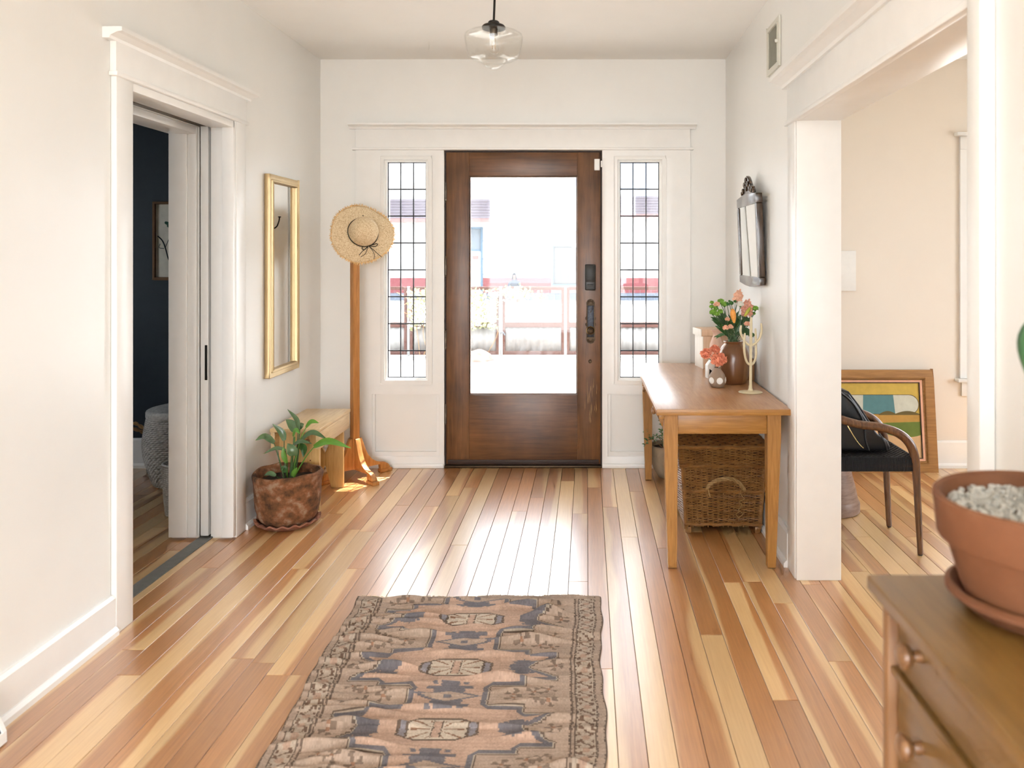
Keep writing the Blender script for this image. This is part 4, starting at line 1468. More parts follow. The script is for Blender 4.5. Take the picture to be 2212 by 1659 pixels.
for k, (yy, zz, rr) in enumerate(((0, 0.555, 0.02), (0.045, 0.535, 0.017), (-0.045, 0.535, 0.017), (0.09, 0.508, 0.014), (-0.09, 0.508, 0.014), (0, 0.515, 0.016), (0.125, 0.497, 0.009), (-0.125, 0.497, 0.009))):
    bm = B()
    pts = []
    for i in range(26):
        a_ = i * 0.42
        r_ = rr * (1 - i / 30)
        pts.append((-0.033, yy + r_ * math.cos(a_) * (1 if yy >= 0 else -1), zz + r_ * math.sin(a_)))
    tube(bm, pts, 0.0042, 6)
    done('carved_scroll', bm, 'darkframe', cr, smooth=True)

# ---- wall vent
v = empty('wall_vent', (XR, 3.878, 2.375), label='cream louvred wall vent high on the right wall', cat='vent')
bm = B()
frame_ring(bm, -0.125, 0.125, -0.118, 0.118, 0.028, -0.012, -0.0005, 'YZ')
done('vent_frame', bm, 'vent', v, bevel=0.003, smooth=True)
bx('vent_back', (-0.003, -0.0005, -0.1, 0.1, -0.092, 0.092), 'ventdark', v)
for i in range(14):
    yy = -0.092 + i * 0.0142
    bm = B()
    hexa(bm, [(-0.010, yy, -0.09), (-0.009, yy + 0.001, -0.09), (-0.002, yy + 0.012, -0.09), (-0.003, yy + 0.011, -0.09)], [(-0.010, yy, 0.09), (-0.009, yy + 0.001, 0.09), (-0.002, yy + 0.012, 0.09), (-0.003, yy + 0.011, 0.09)])
    done('slat', bm, 'vent', v)
bx('damper_lever', (-0.026, -0.010, -0.112, -0.104, -0.008, 0.008), 'vent', v, 0.002)

# ---- baseboard register, bottom left
rg_ = empty('floor_register', (-1.697, 2.09, 0), label='white slanted floor register with dark grille at the left baseboard', cat='vent')
bm = B()
for y0, y1, f0, f1 in ((-0.2, 0.2, 0.86, 1.0), (-0.2, 0.2, 0.0, 0.22), (-0.2, -0.185, 0.22, 0.86), (0.188, 0.2, 0.22, 0.86)):
    def sl(f, off):
        z_ = 0.004 + 0.142 * f
        x_ = 0.058 - 0.052 * max(0, (f - 0.2) / 0.8)
        return x_ + off, z_
    a0, a1 = sl(f0, 0), sl(f1, 0)
    hexa(bm, [(a0[0] - 0.02, y0, a0[1]), (a0[0], y0, a0[1]), (a0[0], y1, a0[1]), (a0[0] - 0.02, y1, a0[1])], [(a1[0] - 0.006, y0, a1[1]), (a1[0], y0, a1[1]), (a1[0], y1, a1[1]), (a1[0] - 0.006, y1, a1[1])])
done('register_frame', bm, 'white', rg_)
bm = B()
hexa(bm, [(0.01, -0.186, 0.034), (0.050, -0.186, 0.034), (0.050, 0.189, 0.034), (0.01, 0.189, 0.034)], [(0.002, -0.186, 0.127), (0.010, -0.186, 0.127), (0.010, 0.189, 0.127), (0.002, 0.189, 0.127)])
gr_ = done('grille_back', bm, 'register', rg_)
for i in range(12):
    yy = -0.17 + i * 0.03
    bm = B()
    hexa(bm, [(0.045, yy, 0.036), (0.0525, yy, 0.036), (0.0525, yy + 0.004, 0.036), (0.045, yy + 0.004, 0.036)], [(0.006, yy, 0.126), (0.0125, yy, 0.126), (0.0125, yy + 0.004, 0.126), (0.006, yy + 0.004, 0.126)])
    done('slat', bm, 'register', rg_)

# ---- pendant lamp
pl = empty('pendant_lamp', (-0.448, 3.89, 0), label='clear glass schoolhouse pendant lamp hanging on a black rod', cat='lamp')
bm = B()
tube(bm, [(0, 0, 2.495), (0.006, 0, ZC)], 0.0055, 10)
done('rod', bm, 'black', pl, smooth=True)
bm = B()
lathe(bm, [(0, ZC - 0.028), (0.045, ZC - 0.026), (0.058, ZC - 0.015), (0.06, ZC - 0.0005)], 32, cap=True)
done('canopy', bm, 'black', pl, smooth=True)
bm = B()
lathe(bm, [(0, 2.502), (0.022, 2.501), (0.027, 2.496), (0.027, 2.485), (0.05, 2.481), (0.056, 2.474), (0.056, 2.463), (0.05, 2.462), (0, 2.464)], 36, cap=False)
done('fitter', bm, 'black', pl, smooth=True)
bm = B()
lathe(bm, [(0.046, 2.468), (0.05, 2.462), (0.085, 2.456), (0.12, 2.447), (0.136, 2.437), (0.14, 2.425), (0.1385, 2.405), (0.132, 2.37), (0.124, 2.338), (0.118, 2.326), (0.104, 2.318), (0.078, 2.312), (0.06, 2.303), (0.047, 2.29), (0.034, 2.279), (0.018, 2.272), (0, 2.270)], 64, cap=False)
sh = done('glass_shade', bm, 'lampglass', pl, smooth=True, angle=80)
so = sh.modifiers.new('thick', 'SOLIDIFY')
so.thickness = 0.003
bm = B()
lathe(bm, [(0, 2.464), (0.019, 2.463), (0.019, 2.433), (0.014, 2.43), (0, 2.43)], 24, cap=False)
done('socket', bm, 'hinge', pl, smooth=True)
bm = B()
lathe(bm, [(0.012, 2.432), (0.013, 2.42), (0.018, 2.395), (0.023, 2.365), (0.024, 2.356), (0.018, 2.347), (0.006, 2.343), (0, 2.341)], 28, cap=False)
bl = done('bulb', bm, 'lampglass', pl, smooth=True, angle=80)
bm = B()
tube(bm, curve([(-0.004, 0, 2.43), (-0.009, 0, 2.40), (-0.006, 0, 2.365), (0, 0, 2.41), (0.006, 0, 2.365), (0.009, 0, 2.40), (0.004, 0, 2.43)], 30), 0.0006, 5)
done('filament', bm, 'brass', bl)

# ---- dresser, bottom right
dr = empty('wooden_dresser', (0.66, 0.63, 0), label='brown wooden chest of drawers with turned knobs in the near corner', cat='dresser')
DX = -0.222
bx('dresser_top', (DX - 0.018, 0.235, -0.58, 0.588, 0.878, 0.90), 'dresser', dr, 0.004)
bx('side_panel', (DX, 0.232, 0.549, 0.571, 0.06, 0.8775), 'dresserside', dr, 0.002)
bx('side_panel', (DX, 0.232, -0.565, -0.543, 0.06, 0.8775), 'dresserside', dr, 0.002)
bx('back_panel', (0.222, 0.232, -0.5425, 0.5485, 0.08, 0.877), 'dresserside', dr)
bx('plinth', (DX + 0.02, 0.22, -0.54, 0.546, 0.0, 0.08), 'dresserside', dr, 0.002)
for i, (z0, z1) in enumerate(((0.785, 0.868), (0.60, 0.772), (0.42, 0.587), (0.10, 0.407))):
    bx('drawer_rail', (DX + 0.004, DX + 0.03, -0.5425, 0.5485, z1 + 0.002, z1 + 0.0105), 'dresser', dr, 0.001)
    dw = bx('drawer', (DX + 0.010, 0.2, -0.536, 0.538, z0, z1), 'dresser', dr, 0.004)
    for yk in (0.455, -0.42):
        bm = B()
        zk = (z0 + z1) / 2 + (0.016 if i == 0 else 0.034 if i == 1 else 0)
        lathe(bm, [(0.008, -0.001), (0.008, 0.006), (0.0065, 0.011), (0.0135, 0.017), (0.0175, 0.023), (0.0165, 0.028), (0.009, 0.032), (0, 0.033)], 24, cap=False)
        bmesh.ops.rotate(bm, verts=bm.verts, cent=(0, 0, 0), matrix=Matrix.Rotation(R(-90), 3, 'Y'))
        bmesh.ops.translate(bm, verts=bm.verts, vec=(DX + 0.010, yk, zk))
        done('knob', bm, 'knob', dw, smooth=True)

# ---- terracotta pot with gravel and cactus on the dresser
PC = (0.615, 1.09, 0.90)
sc = empty('terracotta_saucer', PC, label='round terracotta saucer under the gravel-topped pot', cat='saucer')
bm = B()
lathe(bm, [(0, 0.0), (0.095, 0.0), (0.1, 0.004), (0.112, 0.02), (0.117, 0.024), (0.123, 0.022), (0.123, 0.027), (0.115, 0.031), (0.106, 0.024), (0.097, 0.009), (0, 0.008)], 64, cap=False)
done('dish', bm, 'terracotta', sc, smooth=True)
tp = empty('terracotta_pot', (PC[0], PC[1], 0.9085), label='terracotta flower pot topped with white gravel, holding a cactus', cat='flower pot')
bm = B()
lathe(bm, [(0, 0.0), (0.088, 0.0), (0.098, 0.004), (0.123, 0.084), (0.131, 0.085), (0.1335, 0.089), (0.1385, 0.138), (0.139, 0.142), (0.135, 0.1455), (0.129, 0.143), (0.121, 0.105), (0.085, 0.03), (0, 0.02)], 72, cap=False)
done('pot', bm, 'terracotta', tp, smooth=True)
rg = random.Random(3)
bm = B()
lathe(bm, [(0, 0.120), (0.124, 0.118)], 40, cap=False)
done('soil', bm, 'soil', tp)
bm = B()
for i in range(1500):
    a, r_ = rg.uniform(0, 6.2832), 0.119 * math.sqrt(rg.random())
    s_ = rg.uniform(0.0028, 0.006)
    mt = Matrix.Translation((r_ * math.cos(a), r_ * math.sin(a), 0.121 + rg.uniform(0, 0.007))) @ Matrix.Rotation(rg.uniform(0, 6), 4, Vector((rg.random(), rg.random(), rg.random() + .1)).normalized()) @ Matrix.Diagonal((s_, s_ * rg.uniform(.6, 1), s_ * rg.uniform(.5, .9), 1))
    bmesh.ops.create_icosphere(bm, subdivisions=1, radius=1.0, matrix=mt)
gv = done('gravel', bm, 'gravel', tp)
gv['kind'] = 'stuff'
bm = B()
cpts = curve([(0.026, 0.0, 0.11), (0.024, 0.0, 0.2), (0.018, 0.0, 0.29), (0.018, 0.0, 0.36), (0.02, 0.0, 0.41)], 24)


def ribbed(bm, pts, r0, ribs=8):
    fr_ = frames(pts)
    n = len(pts)
    rows = []
    for i, (p, (t_, u, v_)) in enumerate(zip(pts, fr_)):
        f_ = i / (n - 1)
        r_ = r0 * (0.8 + 0.95 * math.exp(-((f_ - 0.72) / 0.22) ** 2)) * math.sqrt(max(0.02, 1 - f_ ** 8))
        rows.append([bm.verts.new(p + (u * math.cos(a_) + v_ * math.sin(a_)) * r_ * (0.9 + 0.1 * math.cos(ribs * a_))) for a_ in [2 * math.pi * k / 48 for k in range(48)]])
    for a_, b_ in zip(rows, rows[1:]):
        for k in range(48):
            bm.faces.new((a_[k], a_[(k + 1) % 48], b_[(k + 1) % 48], b_[k]))
    bm.faces.new(rows[-1])


ribbed(bm, cpts, 0.03)
done('cactus_stem', bm, 'cactus', tp, smooth=True)

# ---- weathered pot with plant in front of the bench
PX, PY = -1.535, 4.155
sc = empty('scalloped_saucer', (PX, PY, 0), label='scalloped clay saucer on the floor under the weathered plant pot', cat='saucer')
bm = B()
scal = lambda r, z, a: (r * (1 + (0.022 * math.sin(17 * a) if r > 0.13 else 0)), z + (0.006 * math.sin(17 * a) if z > 0.012 else 0))
lathe(bm, [(0, 0.0), (0.118, 0.0), (0.128, 0.003), (0.152, 0.02), (0.161, 0.026), (0.161, 0.033), (0.148, 0.032), (0.124, 0.0105), (0, 0.010)], 136, cap=False, fn=scal)
done('dish', bm, 'saucer', sc, smooth=True)
pp = empty('potted_plant', (PX, PY, 0.0105), label='weathered terracotta pot with broad-leaved green plant in front of the pine bench', cat='potted plant')
rg = random.Random(21)
ph = [rg.uniform(0, 6.28) for _ in range(8)]


def rough_pot(r, z, a):
    k = 1 + 0.008 * math.sin(3 * a + ph[0]) + 0.005 * math.sin(7 * a + ph[1] + z * 30) + 0.004 * math.sin(13 * a + ph[2] - z * 50)
    dz = (0.0045 * math.sin(2 * a + ph[3]) + 0.002 * math.sin(9 * a + ph[4])) if z > 0.24 else 0
    return r * k, z + dz


bm = B()
lathe(bm, [(0, 0.0), (0.10, 0.0), (0.118, 0.006), (0.135, 0.025), (0.149, 0.055), (0.157, 0.09), (0.161, 0.13), (0.164, 0.17), (0.166, 0.205), (0.169, 0.22), (0.172, 0.24), (0.173, 0.255), (0.168, 0.262), (0.158, 0.262), (0.152, 0.25),
           (0.149, 0.2), (0.14, 0.1), (0, 0.05)], 96, cap=False, fn=rough_pot)
done('pot', bm, 'oldpot', pp, smooth=True, angle=60)
bm = B()
lathe(bm, [(0, 0.225), (0.05, 0.222), (0.1, 0.219), (0.149, 0.215)], 40, cap=False, fn=lambda r, z, a: (r, z + 0.006 * math.sin(5 * a + r * 60)))
done('soil', bm, 'soil', pp, smooth=True)


def zp(zx, zy, dy=0.0):
    """crop coordinates of the plant study -> local metres at the plant's depth"""
    px_, py_ = 560 + zx / 8.295, 860 + zy / 8.295
    Y_ = PY + dy
    return Vector(((px_ - 1268) / 1750 * Y_ - PX, dy, H - (py_ - 550) / 1750 * Y_ - 0.0105))


LV = [  # petiole points, blade points, width (crop px), material, depths of blade, normal
    ([(430, 1430), (330, 1000), (262, 800)], [(268, 800), (100, 690), (-70, 760)], 120, 'leaf', (-.03, -.05, -.06), (0, -0.75, 0.65)),
    ([(480, 1430), (500, 1150), (470, 935)], [(480, 935), (300, 905), (75, 1000)], 90, 'leaf', (-.05, -.07, -.08), (0.1, -0.5, 0.8)),
    ([(500, 1430), (500, 1250), (490, 1150)], [(490, 1160), (440, 1020), (430, 870)], 90, 'leafbright', (-.06, -.07, -.07), (0.1, -1, 0.1)),
    ([(490, 1430), (450, 1050), (445, 760)], [(450, 760), (400, 610), (238, 462)], 120, 'leaf', (0, .01, 0), (0.3, -0.9, 0.3)),
    ([(560, 1430), (660, 1000), (700, 560)], [(705, 570), (665, 380), (505, 200)], 85, 'leaf', (0, .02, .03), (0.5, -0.8, 0.3)),
    ([(570, 1430), (600, 1000), (625, 600)], [(625, 600), (580, 470), (478, 385)], 150, 'leaf', (.03, .04, .05), (0.4, -0.9, 0.3)),
    ([(600, 1430), (690, 900), (730, 550)], [(725, 560), (750, 490), (800, 460)], 110, 'leaf', (.05, .06, .07), (0, -0.9, 0.4)),
    ([(610, 1430), (720, 800), (840, 520)], [(838, 525), (940, 420), (1068, 445)], 85, 'leafbright', (0, 0, -.01), (-0.3, -0.9, 0.4)),
    ([(610, 1430), (700, 950), (765, 730)], [(760, 735), (960, 620), (1215, 735)], 110, 'leaf', (.02, .02, .0), (0, -0.7, 0.7)),
    ([(640, 1430), (820, 1080), (985, 870)], [(980, 870), (1250, 770), (1645, 895)], 120, 'leafbright', (-.05, -.08, -.10), (0, -0.95, 0.3)),
    ([(560, 1430), (580, 1050), (590, 860)], [(585, 865), (740, 785), (945, 815)], 100, 'leaf', (-.03, -.04, -.05), (0, -0.6, 0.8)),
    ([(570, 1430), (590, 1200), (600, 1020)], [(600, 1030), (590, 940), (505, 810)], 190, 'leaf', (-.08, -.09, -.08), (0.2, -0.9, 0.3)),
    ([(620, 1430), (680, 1150), (720, 830)], [(725, 820), (800, 900), (790, 1060)], 130, 'leafdark', (.0, .02, .02), (0, -1, 0.2)),
    ([(580, 1430), (585, 1400), (590, 1390)], [(590, 1400), (630, 1320), (685, 1235)], 85, 'leafbright', (-.08, -.09, -.1), (0.2, -1, 0.2)),
    ([(360, 1440), (330, 1420), (295, 1390)], [(295, 1390), (190, 1350), (85, 1390)], 90, 'leaf', (-.06, -.06, -.06), (0, -0.7, 0.7)),
    ([(500, 1430), (480, 1380), (470, 1330)], [(470, 1330), (440, 1250), (380, 1290)], 90, 'leafdark', (-.09, -.1, -.1), (0, -0.7, 0.7)),
    ([(590, 1430), (630, 800), (640, 690)], [(610, 690), (660, 570), (738, 645)], 80, 'leafbright', (-.02, -.03, -.04), (-0.3, -0.8, 0.5)),
]
for pet, bld, wd, mt_, dd, nn in LV:
    bm = B()
    q = [zp(*pet[0], 0.0), zp(*pet[1], dd[0] * 0.5), zp(*pet[2], dd[0])]
    q[0].z = 0.215
    q[0].x *= 0.7
    tube(bm, curve(q, 10), [0.0042 - 0.0002 * i for i in range(11)], 6)
    leaf(bm, zp(*bld[0], dd[0]), zp(*bld[1], dd[1]), zp(*bld[2], dd[2]), wd / 8.295 / 420, nn, fold=0.28, n=12)
    lf = done('leaf', bm, mt_, pp, smooth=True, angle=70)

# ================================================================== THINGS ON THE TABLE
TT = 0.708


def striped_wood():
    m, nt, p = new_mat('striped_turned_wood')
    tc = N(nt, 'ShaderNodeTexCoord')
    sp = N(nt, 'ShaderNodeSeparateXYZ')
    L(nt, tc.outputs['Object'], sp.inputs[0])
    at = N(nt, 'ShaderNodeMath', operation='ARCTAN2')
    L(nt, sp.outputs['Y'], at.inputs[0])
    L(nt, sp.outputs['X'], at.inputs[1])
    ml = N(nt, 'ShaderNodeMath', operation='MULTIPLY')
    L(nt, at.outputs[0], ml.inputs[0])
    ml.inputs[1].default_value = 12 / 6.2832
    fl_ = N(nt, 'ShaderNodeMath', operation='FLOOR')
    L(nt, ml.outputs[0], fl_.inputs[0])
    wn = N(nt, 'ShaderNodeTexWhiteNoise', noise_dimensions='1D')
    ad_ = N(nt, 'ShaderNodeMath', operation='MULTIPLY_ADD')
    L(nt, fl_.outputs[0], ad_.inputs[0])
    ad_.inputs[1].default_value = 1.37
    ad_.inputs[2].default_value = 21.7
    L(nt, ad_.outputs[0], wn.inputs['W'])
    mp = N(nt, 'ShaderNodeMapping', Scale=(30, 30, 3))
    L(nt, tc.outputs['Object'], mp.inputs['Vector'])
    nz = N(nt, 'ShaderNodeTexNoise', Scale=6.0, Detail=4.0)
    L(nt, mp.outputs['Vector'], nz.inputs['Vector'])
    mx = N(nt, 'ShaderNodeMix', data_type='FLOAT')
    mx.inputs[0].default_value = 0.2
    L(nt, wn.outputs['Value'], mx.inputs[2])
    L(nt, nz.outputs['Fac'], mx.inputs[3])
    L(nt, ramp(nt, mx.outputs[0], [(0.15, (0.07, 0.024, 0.008)), (0.5, (0.17, 0.066, 0.022)), (0.75, (0.44, 0.23, 0.095))]), p.inputs['Base Color'])
    p.inputs['Roughness'].default_value = 0.3
    p.inputs['Coat Weight'].default_value = 0.3
    return m


M['striped'] = striped_wood()
VX, VY = 0.766, 4.235
vz_ = empty('wooden_vase', (VX, VY, TT), label='turned brown striped wooden vase holding the bouquet', cat='vase')
bm = B()
lathe(bm, [(0, 0.0), (0.058, 0.0), (0.064, 0.004), (0.073, 0.022), (0.079, 0.05), (0.083, 0.09), (0.0835, 0.12), (0.08, 0.15), (0.072, 0.175), (0.060, 0.195), (0.05, 0.204), (0.047, 0.209), (0.051, 0.213), (0.053, 0.217), (0.051, 0.221), (0.044, 0.22), (0.040, 0.21), (0.055, 0.18), (0.06, 0.1), (0, 0.06)], 56, cap=False)
done('vase_body', bm, 'striped', vz_, smooth=True)


def bq(zx, zy, dy=0.0):
    """crop coordinates of the bouquet study -> world point at the bouquet's depth"""
    px_, py_ = 1500 + zx / 13.825, 620 + zy / 13.825
    Y_ = VY + dy
    return Vector(((px_ - 1268) / 1750 * Y_, Y_, H - (py_ - 550) / 1750 * Y_))


BK = 1 / 13.825 / 414          # crop px -> metres
MOUTH = Vector((VX, VY, TT + 0.19))
rg = random.Random(77)


def flower(name, label, cat, group, parts, tip, stem_r=0.0017, leaves=()):
    root = MOUTH + Vector((rg.uniform(-0.028, 0.028), rg.uniform(-0.028, 0.028), -0.06))
    o_ = empty(name, root, label=label, cat=cat, group=group)
    bm = B()
    mouthp = MOUTH + Vector(((root.x - VX) * 0.9, (root.y - VY) * 0.9, 0.025))
    tube(bm, curve([Vector((0, 0, 0)), mouthp - root, ((mouthp + tip) / 2 + Vector((0, 0, 0.008))) - root, tip - root], 12), stem_r, 5)
    done('stem', bm, 'stemgreen', o_, smooth=True)
    for nm, fn, mt_ in parts:
        bm = B()
        fn(bm, root)
        done(nm, bm, mt_, o_, smooth=(nm not in ('bloom', 'floret')), angle=60)
    for (p0, p1, p2, wd, mt_) in leaves:
        bm = B()
        leaf(bm, p0 - root, p1 - root, p2 - root, wd, (rg.uniform(-.5, .5), -0.9, 0.4), 0.25, 8)
        done('leaf', bm, mt_, o_, smooth=True)
    return o_


def stock(name, label, top, bot, wpx, n, mt_, dy):
    parts = []
    for i in range(n):
        f_ = (i + 0.5) / n
        c = bq(*top, dy).lerp(bq(*bot, dy), f_)
        ww = wpx * BK * 0.5 * (0.35 + 0.65 * min(1, f_ * 2.2))
        a = i * 2.4
        c = c + Vector((math.cos(a) * ww * 0.75, math.sin(a) * ww * 0.6, rg.uniform(-.004, .004)))
        rr = (0.006 + 0.0075 * min(1, f_ * 2))
        parts.append(('floret', (lambda bm, root, c=c, rr=rr, i=i: ruffle(bm, c - root, rr, 16, i, 1.0, (math.cos(i * 2.4), -0.6 + math.sin(i * 2.4), 0.3), 0.4)), mt_))
    return flower(name, label, 'flower', 'flowers in the wooden vase', parts, bq(*bot, dy), 0.0026)


stock('stock_flower', 'tall pale peach stock flower, topmost in the wooden vase', (1330, 90), (1290, 420), 250, 20, 'peach', 0.02)
stock('stock_flower', 'dusty pink stock flower beside the lime lily bud', (1590, 370), (1560, 860), 330, 30, 'dusty', 0.0)


def ball(name, label, cat, c, rpx, mt_, dy, n=40, seed=0, squash=0.85, leaves=()):
    p = bq(*c, dy)
    rr = rpx * BK
    return flower(name, label, cat, 'flowers in the wooden vase',
                  [('bloom', lambda bm, root: ruffle(bm, p - root, rr, n, seed, squash), mt_),
                   ('calyx', lambda bm, root: lathe(bm, [(0, -rr * 0.9), (rr * 0.25, -rr * 0.7), (rr * 0.42, -rr * 0.2), (rr * 0.3, 0)], 10, p - root, cap=False), 'mumbud')],
                  p + Vector((0, 0, -rr * 0.8)), leaves=leaves)


MB_ = 'button_mum'
for i, (c, r_, dy, lab) in enumerate((
        ((525, 460), 62, 0.0, 'green button bloom, highest at the outer edge of the bouquet'),
        ((515, 585), 70, -0.01, 'green button bloom just below the highest outer one'),
        ((560, 755), 105, -0.03, 'largest green button bloom low on the bouquet by the white box'),
        ((665, 805), 85, -0.05, 'green button bloom lowest of the group over the white box'),
        ((775, 725), 80, -0.045, 'green button bloom between the peach carnation and the orange lily bud'),
        ((640, 640), 80, -0.01, 'green button bloom under the pale peach carnation'),
        ((790, 425), 95, 0.02, 'green button bloom above the pale peach carnation'),
        ((900, 515), 95, 0.0, 'green button bloom beside the cluster of dark buds'),
        ((1815, 640), 95, 0.0, 'green button bloom on the side of the bouquet nearest the wall'),
        ((1765, 790), 62, 0.01, 'small green button bloom beneath the one nearest the wall'))):
    ball(MB_, lab, 'flower', c, r_ * 1.15, 'mum', dy, 46, 100 + i, 0.8)
for i, (c, r_, dy, lab) in enumerate((
        ((1045, 420), 40, 0.01, 'dark green bud, outermost of the cluster under the tall stock flower'),
        ((1110, 480), 70, 0.0, 'largest dark green bud in the cluster under the tall stock flower'),
        ((1215, 430), 50, 0.0, 'dark green bud touching the tall stock flower'),
        ((990, 510), 65, -0.01, 'dark green bud lowest in the cluster over the orange lily bud'))):
    ball('flower_bud', lab, 'bud', c, r_, 'mumbud', dy, 30, 200 + i, 1.0)
for i, (c, r_, dy, lab, mt_) in enumerate((
        ((672, 515), 105, -0.035, 'pale peach carnation among the green button blooms', 'peach'),
        ((985, 960), 85, -0.05, 'half-open peach carnation beside the orange lily bud', 'peach'),
        ((930, 1215), 100, -0.055, 'peach carnation low over the neck of the wooden vase', 'peach'),
        ((1075, 1190), 100, -0.055, 'peach carnation paired with the lowest one over the vase neck', 'peach'),
        ((1575, 1100), 105, -0.03, 'peach carnation beside the cream cactus stand', 'peach'),
        ((1370, 510), 120, -0.01, 'white flower below the tall stock flower', 'whitepetal'))):
    ball('carnation', lab, 'flower', c, r_, mt_, dy, 48, 300 + i, 0.8)


def bud(bm, p, q, r0, n=16):
    pts = curve([p, (p + q) / 2, q], n)
    tube(bm, pts, [max(0.0006, r0 * math.sin(math.pi * (0.08 + 0.86 * i / n)) ** 0.7 * (0.75 + 0.5 * i / n)) for i in range(n + 1)], 12)


for nm, lab, p, q, r_, mt_, dy in (('lily_bud', 'orange lily bud standing in the middle of the bouquet', (1190, 1075), (1130, 650), 85, 'orangebud', -0.06),
                                  ('lily_bud', 'slender lime green lily bud in front of the dusty stock flower', (1490, 880), (1680, 605), 52, 'limebud', -0.05)):
    p0, p1 = bq(*p, dy), bq(*q, dy)
    flower(nm, lab, 'bud', 'flowers in the wooden vase', [('petals', (lambda bm, root, p0=p0, p1=p1, r_=r_: bud(bm, p0 - root, p1 - root, r_ * BK)), mt_)], p0, 0.002)
# foliage sprays
SPR = [((1360, 1330), (1560, 1330), (1770, 1500), 230, 0.02), ((840, 1240), (780, 1100), (570, 990), 110, -0.02), ((840, 1300), (720, 1010), (545, 900), 130, 0.0),
       ((900, 1420), (780, 1430), (650, 1540), 90, -0.05), ((960, 1450), (870, 1300), (690, 1180), 120, -0.03), ((1230, 1350), (1330, 1100), (1360, 800), 130, 0.01), ((1150, 1400), (1050, 1100), (1100, 820), 120, 0.01),
       ((1400, 1350), (1530, 1080), (1680, 880), 110, 0.01), ((1060, 1400), (940, 1050), (820, 720), 120, 0.02), ((1250, 1450), (1220, 1150), (1230, 700), 150, 0.03), ((1000, 1450), (880, 1100), (700, 780), 130, 0.03), ((1330, 1450), (1450, 1100), (1530, 820), 140, 0.03)]
LBL = ['broad dark leaf spray reaching towards the wall behind the cactus stand', 'jagged leaf spray reaching out over the pink ceramic vase', 'upper leaf spray under the green button blooms', 'lowest leaf spray hanging in front of the pink ceramic vase',
       'leaf spray just above the pink ceramic vase', 'leaf spray rising under the white flower', 'leaf spray rising behind the orange lily bud', 'leaf spray rising behind the peach carnation by the cactus stand',
       'leaf spray behind the half-open peach carnation', 'central leaf spray under the dark bud cluster', 'leaf spray behind the lowest green button blooms', 'leaf spray under the dusty stock flower']
for (p0, p1, p2, wd, dy), lb in zip(SPR, LBL):
    a0, a1, a2 = bq(*p0, dy), bq(*p1, dy), bq(*p2, dy)
    lv = [(a0, a1, a2, wd * BK, 'leafdark')]
    for f_ in (0.25, 0.45, 0.65):
        m_ = a0.lerp(a2, f_)
        for s_ in (-1, 1):
            e_ = m_ + (a2 - a0) * 0.28 + Vector((s_ * 0.016, rg.uniform(-.012, .012), 0.006))
            lv.append((m_, (m_ + e_) / 2 + Vector((0, 0, .004)), e_, wd * BK * 0.55, 'leafdark'))
    flower('foliage_spray', lb, 'foliage', 'greenery in the wooden vase', [], a0, 0.002, lv)

# ---- dotted bud vase with coral carnations
DXv, DYv = 0.661, 4.11
dv = empty('dotted_vase', (DXv, DYv, TT), label='small taupe bud vase with white dots in front of the wooden vase', cat='vase')
dprof = [(0, 0.0), (0.026, 0.0), (0.031, 0.003), (0.040, 0.017), (0.0445, 0.034), (0.043, 0.050), (0.036, 0.067), (0.026, 0.082), (0.017, 0.093), (0.0145, 0.099), (0.0125, 0.099), (0.014, 0.09), (0.02, 0.08), (0.02, 0.03), (0, 0.02)]
bm = B()
lathe(bm, dprof, 48, cap=False)
done('vase_body', bm, 'dotclay', dv, smooth=True)


def prof_r(z):
    for (r0, z0), (r1, z1) in zip(dprof[1:9], dprof[2:10]):
        if z0 <= z <= z1:
            return r0 + (r1 - r0) * (z - z0) / max(1e-9, z1 - z0)
    return 0.03


for k in range(6):
    th0 = R(-90 + 8 + 60 * k)
    bm = B()
    cv = None
    prev = None
    rings = []
    for q_ in range(4):
        rr = 0.0168 * q_ / 3
        ring = []
        for i in range(24 if q_ else 1):
            a = 2 * math.pi * i / 24
            dz_, ds = rr * math.sin(a), rr * math.cos(a)
            z_ = 0.037 + dz_
            r_ = prof_r(z_) + 0.0009
            th_ = th0 + ds / 0.0445
            ring.append(bm.verts.new((r_ * math.cos(th_), r_ * math.sin(th_), z_)))
        rings.append(ring)
    for i in range(24):
        bm.faces.new((rings[0][0], rings[1][i], rings[1][(i + 1) % 24]))
        for q_ in (1, 2):
            bm.faces.new((rings[q_][i], rings[q_ + 1][i], rings[q_ + 1][(i + 1) % 24], rings[q_][(i + 1) % 24]))
    done('dot', bm, 'dotwhite', dv, smooth=True)


def dq(zx, zy, dy=0.0):
    px_, py_ = 1480 + zx / 5.925, 620 + zy / 5.925
    Y_ = DYv + dy
    return Vector(((px_ - 1268) / 1750 * Y_, Y_, H - (py_ - 550) / 1750 * Y_))


